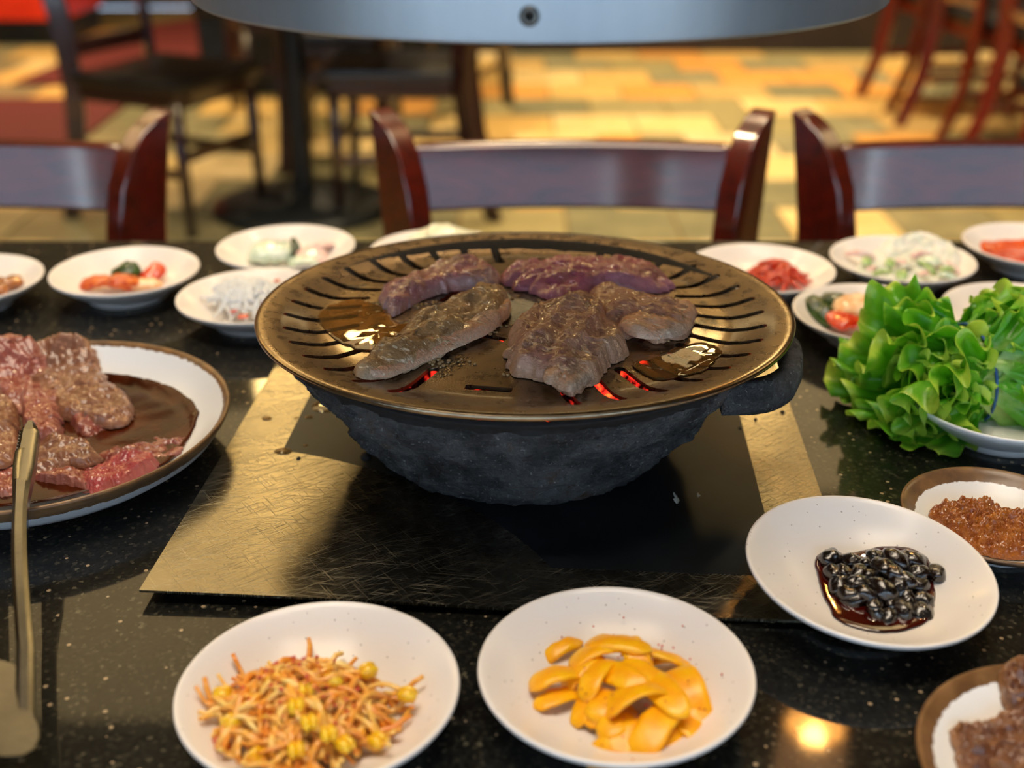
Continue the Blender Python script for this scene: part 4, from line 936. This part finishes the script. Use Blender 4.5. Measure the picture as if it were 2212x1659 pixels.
# chopped salad
rnd = random.Random(88)
SAL = [(1875 + 40*i + rnd.uniform(-12, 12), 565 + 13*j_ + rnd.uniform(-5, 5)) for i in range(5) for j_ in range(3)]
SL = row_labels(SAL, ['back', 'middle', 'front'], 'chopped salad piece', 'behind the lettuce')
mm_ = ['saladgreen', 'pink', 'mayo', 'saladgreen', 'cuke_in']
for k, (x, y) in enumerate(SAL):
    chip('salad_piece', x, y, rnd.uniform(.018, .025), rnd.uniform(.014, .024), rnd.uniform(.008, .012), .004, rnd.uniform(0, 180), mm_[k % 5], SL[k], 'salad', 'chopped salad pieces', pitch=rnd.uniform(-25, 25), rollr=rnd.uniform(-25, 25), seed=k)
for k, (x, y, yaw, lab) in enumerate([(1862, 548, -12, 'pink crab stick strip at the left of the salad'), (1995, 548, 20, 'pale pink crab stick strip at the back of the salad'), (2050, 572, -55, 'pink crab stick strip leaning at the right of the salad')]):
    chip('crab_stick_strip', x, y, .020, .030, .006, .005, yaw, 'pink', lab, 'crab stick', 'crab stick strips in the salad', pitch=8, seed=k+40)
slab('salad_dressing', [dl(DM, x, y, .011) for x, y in [(1850, 575), (1900, 545), (1980, 540), (2050, 560), (2070, 585), (2010, 608), (1930, 608), (1870, 598)]], lambda x, y: dz(hypot(x, y)) + .0005, .008, MAT['mayo'], 120, 'creamy dressing mounded under the chopped salad', 'dressing', fold=.003, ff=110, Mx=TM(DM), power=2)
# red sauce
slab('chilli_sauce', [dl(DN, x, y, .009) for x, y in [(2118, 535), (2150, 528), (2200, 525), (2260, 530), (2290, 545), (2260, 562), (2210, 566), (2150, 560), (2122, 550)]], lambda x, y: max(.008, dz(hypot(x, y)) + .0008), .002, MAT['redsauce'], 130, 'orange red chilli sauce pooled in the far right dish', 'sauce', fold=.0008, Mx=TM(DN), power=5)
# cucumber kimchi
many('cucumber_kimchi', [(1768, 672, 15, 34, 18, 8, -62, 10, 35, 'cuke', 'dark green cucumber wedge at the left of the cucumber kimchi'), (1808, 650, 17, 26, 14, 7, -40, 0, 25, 'cuke', 'second cucumber wedge, half hidden behind the orange cabbage')], '', 'cucumber', 'cucumber wedges')
many('kimchi_piece', [(1850, 660, 22, 34, 24, 7, -20, -10, 20, 'kimchi_pale', 'large pale orange kimchi stem above the lettuce edge'), (1900, 665, 19, 34, 18, 6, -12, 10, 15, 'kimchi', 'orange kimchi piece sloping right above the lettuce edge'), (1830, 688, 15, 30, 22, 6, 30, 0, 10, 'kimchi_red', 'red kimchi piece lowest beside the cucumber wedge'), (1875, 645, 24, 20, 5, 4, 40, -30, 0, 'kimchi', 'thin orange kimchi sliver sticking up behind the lettuce'), (1968, 658, 18, 28, 20, 8, -18, 12, 10, 'kimchi_red', 'bright red kimchi chunk right of the orange pieces'), (2010, 668, 15, 24, 14, 6, 10, 0, 0, 'kimchi_red', 'small red kimchi chunk beside the bright red one')], '', 'kimchi', 'kimchi pieces in the right dish')
many('kimchi_piece', [(2178, 668, 18, 30, 24, 8, 20, -12, 10, 'brownfood', 'brown-orange kimchi lump behind the lettuce'), (2200, 680, 15, 34, 20, 7, -10, 0, 0, 'kimchi', 'orange kimchi piece below the brown lump behind the lettuce')], '', 'kimchi', 'kimchi pieces at the right edge')
many('braised_piece', [(12, 612, 13, 26, 16, 7, 30, 0, 10, 'brownfood', 'braised brown piece nearest the platter in left edge dish'), (-12, 622, 12, 26, 16, 7, -30, 0, 0, 'brownfood', 'second braised brown piece cut by the left edge')], '', 'braised food', 'braised pieces in the left edge dish')

# ================================================================== lettuce bunch
def leaf_mesh(B, a, rad, L, spread, seed, ruf=.010, cup=.25, droop=.3, nu=30, nv=170, base_r=.012):
    rr = random.Random(seed); tn = a.cross(rad).normalized(); p1, p2, p3, p4 = [rr.uniform(0, 6.28) for _ in range(4)]
    k1 = 2*pi/.028*L*rr.uniform(.85, 1.1); k0 = k1*.37; k2 = k1*2.13
    vs = []; fs = []; ed = []
    for i in range(nu+1):
        u = 1 - (1 - i/nu)**1.3
        for j_ in range(nv+1):
            v = -1 + 2*j_/nv; ph = v*spread
            Lv = L*(1 - .14*v*v + .05*sin(5*ph + p3) + .03*sin(k0*ph + p4)); r = u*Lv
            e = max(0, (u - .38)/.62); A = ruf*e**2.0
            mod = .75 + .35*sin(3.1*ph + p4)
            nz = noise.noise(Vector((ph*2.6, u*2.2, seed*2.3))); nz2 = noise.noise(Vector((ph*5.5, u*4.5, seed*1.3 + 9)))
            th1 = k1*ph + p1 + 3.0*nz + 2.0*u; e2 = max(0, e - .45)/.55
            wav = sin(th1)*mod + .7*sin(k0*ph + p2 + 2*nz) + .5*nz2
            curl = e2*e2*(.5 + .5*sin(th1 + .6))
            x = r*cos(ph) - A*1.25*curl*cos(ph); y = r*sin(ph)*.9 - A*.40*sin(2*th1) - A*1.25*curl*sin(ph)
            wob = .0035*noise.noise(Vector((u*3, v*3, seed*1.7))) + .0026*e*noise.noise(Vector((u*9, v*11, seed*.7)))
            nrm = cup*L*(-.55*(v*v)*u*u) + droop*L*(u**2.4) + A*wav + A*.5*curl + wob
            vs.append(B + rad*base_r + a*x + tn*y + rad*nrm); ed.append(min(1.1, u**1.6*1.02 + .10*e*e*sin(th1)))
    for i in range(nu):
        for j_ in range(nv): fs.append((i*(nv+1)+j_, (i+1)*(nv+1)+j_, (i+1)*(nv+1)+j_+1, i*(nv+1)+j_+1))
    return vs, fs, ed
LB = P(2086, 808, .031)
def lettuce():
    t = thing('lettuce_bunch', 'bunch of frilly green lettuce tied with a blue band on its plate', 'lettuce', (LB.x, LB.y, TT))
    def leaf(B, ax_, rad_, L, sp, seed, **k):
        vs, fs, ed = leaf_mesh(B, ax_, rad_, L, sp, seed, **k)
        vs = [Vector((v.x, v.y, max(v.z, TT + .004 + .003*abs(noise.noise(v*60))))) for v in vs]
        o = link('lettuce_leaf', [v - t.location for v in vs], fs, MAT['lettuce'], t)
        at = o.data.attributes.new('edge', 'FLOAT', 'POINT'); at.data.foreach_set('value', ed)
    rr = random.Random(14); A0 = Vector((-1, -.22, -.10)).normalized(); up = Vector((0, 0, 1)); up = (up - A0*up.dot(A0)).normalized(); sd = A0.cross(up)
    # angle round the bunch (0 = up, 90 = towards the viewer), length, splay
    spec = []
    for k in range(8): spec.append((-150 + 300*k/7 + rr.uniform(-10, 10), rr.uniform(.090, .104), rr.uniform(.02, .12), .035))
    for k in range(8): spec.append((-120 + 230*k/7 + rr.uniform(-10, 10), rr.uniform(.064, .082), rr.uniform(.08, .24), .035))
    for k in range(8): spec.append((-70 + 170*k/7 + rr.uniform(-10, 10), rr.uniform(.046, .062), rr.uniform(.18, .38), .03))
    for k in range(4): spec.append((-10 + 90*k/3 + rr.uniform(-10, 10), rr.uniform(.032, .042), rr.uniform(.2, .4), .028))
    for k, (al, L, splay, base) in enumerate(spec):
        al = radians(al); rad_ = (up*cos(al) - sd*sin(al)).normalized()
        if rad_.y > 0 and False: continue
        low = max(0, -rad_.z)
        ax_ = (A0*cos(splay) + rad_*sin(splay)*(1 - .75*low)*(1 - .5*max(0, rad_.z))).normalized(); r2 = (rad_ - ax_*rad_.dot(ax_)).normalized()
        hi_ = max(0, rad_.z); br = .026*(.55 + .45*rr.random())*(1 - .45*low)*(1 - .45*hi_)
        leaf(LB + A0*-.012, ax_, r2, L*(1 - .25*hi_), rr.uniform(.95, 1.25), 200 + k, ruf=rr.uniform(.0075, .0105), cup=.25, droop=rr.uniform(.0, .2)*(1 - .8*low)*(1 - .8*hi_), base_r=br)
    for k in range(10):                                       # leaf bases and loose leaves on the far side of the band
        al = radians(-80 + 190*k/9); rad_ = (up*cos(al) - sd*sin(al)).normalized(); ax_ = (-A0 + rad_*.25).normalized(); r2 = (rad_ - ax_*rad_.dot(ax_)).normalized()
        leaf(LB + A0*.006, ax_, r2, (.075 + .03*(k % 3)/2)*(1 - .35*max(0, rad_.z)), .95, 300 + k, ruf=.008, cup=.3, droop=.05, base_r=.026)
    pts = [LB - t.location + A0*-.003 + (up*cos(q)*.034 - sd*sin(q)*.032) for q in [2*pi*k/40 for k in range(41)]]
    MB().tube(pts, .0011, 8, cap=False, flat=1.6).go('rubber_band', MAT['blue_rubber'], t)
lettuce()

# ================================================================== tongs
def tongs():
    p0, p1 = P(66, 912, .050), P(52, 1545, .036)
    t = thing('tongs', 'thin steel tongs with serrated tip laid over the meat platter rim', 'tongs', p1)
    d = (p1 - p0); n = 260; vs = []; fs = []
    side = Vector((1, 0, 0)); upv = Vector((0, 0, 1)); ln = d.length
    for i in range(n+1):
        u = i/n; s = u*ln; c = p0 + d*u + Vector((0, 0, .004*sin(pi*u)))
        c.x += -.004*sin(pi*min(1, u*1.2)) 
        wtop = .0060 if s > .012 else .0022 + .0038*(s/.012)
        if s > .055: wtop = .0060 - .0022*min(1, (s - .055)/.04)
        saw = (.0024*((s*260) % 1) if .002 < s < .036 else 0)
        dep = .0055 if s > .03 else .003 + .0025*(s/.03)
        for (a, z) in ((-wtop + saw, -dep), (-wtop + saw, 0), (-wtop*.5, .0014), (wtop*.5, .0014), (wtop, 0), (wtop, -dep), (wtop*.82, -dep), (wtop*.8, -.0004), (wtop*.4, .0004), (-wtop*.4, .0004), (-wtop*.8 + saw, -.0004), (-wtop*.82 + saw, -dep)):
            vs.append(c + side*a + upv*z - p1)
    m = 12
    for i in range(n):
        for k in range(m): fs.append((i*m+k, i*m+(k+1) % m, (i+1)*m+(k+1) % m, (i+1)*m+k))
    fs += [tuple(range(m-1, -1, -1)), tuple(n*m+k for k in range(m))]
    link('arm', vs, fs, MAT['mirror_steel'], t, sharp=30)
    # the wide grip, flat and rounded at its corner
    g = [(-40, 1420), (30, 1440), (52, 1470), (60, 1520), (70, 1545), (84, 1575), (86, 1600), (74, 1625), (50, 1638), (10, 1640), (-40, 1636), (-120, 1600), (-130, 1500)]
    q = [P(x, y, .036) for x, y in g]; m = len(q)
    vs = [p - p1 for p in q] + [p - p1 + Vector((0, 0, .0016)) for p in q]
    link('grip', vs, [tuple(range(m-1, -1, -1)), tuple(range(m, 2*m))] + [(k, (k+1) % m, m+(k+1) % m, m+k) for k in range(m)], MAT['mirror_steel'], t, smooth=False)
    # the second arm, out of the frame to the left
    vs2 = MB(); b0 = P(-60, 930, .050)
    vs2.tube([b0 - p1, (b0 - p1)*.5 + Vector((-.012, 0, 0)), P(-60, 1560, .037) - p1], [.003, .005, .005], 8, flat=.5).go('arm', MAT['mirror_steel'], t)
tongs()

# ================================================================== exhaust hood over the griddle
def hood():
    t = thing('exhaust_hood', 'round brushed steel exhaust hood hanging low over the griddle', 'hood', (.0143, .672, TT + .289))
    R = .1835
    MB().lathe([(R - .004, .0), (R - .0015, -.001), (R, .0), (R + .0002, .003), (R + .0006, .05), (R, .10), (R - .02, .16), (.10, .26), (.062, .32), (.062, CEIL - TT - .289), (.058, CEIL - TT - .289), (.058, .32), (.096, .26), (R - .025, .157), (R - .005, .10), (R - .004, .0)], 160).go('shell', MAT['hood'], t, sharp=50)
    MB().lathe([(R - .0055, .004), (R - .0065, .10), (R - .03, .15), (.09, .255), (.05, .30), (0, .30)], 96).go('lining', MAT['hood_in'], t)
    # screw and washer near the lower edge
    A = radians(-92.3); c = Vector((cos(A), sin(A), 0)); Mx = Matrix.Translation(c*(R + .0005) + Vector((0, 0, .0105))) @ c.to_track_quat('Z', 'Y').to_matrix().to_4x4()
    MB().lathe([(0, .0008), (.0016, .0008), (.0018, .0016), (.0036, .0014), (.0042, .0), (0, -.001)], 24, Mx).go('washer', MAT['mirror_steel'], t)
    MB().lathe([(0, .0012), (.0014, .0012), (.0016, .0006), (0, .0)], 16, Mx).go('screw_hole', MAT['char'], t)
hood()
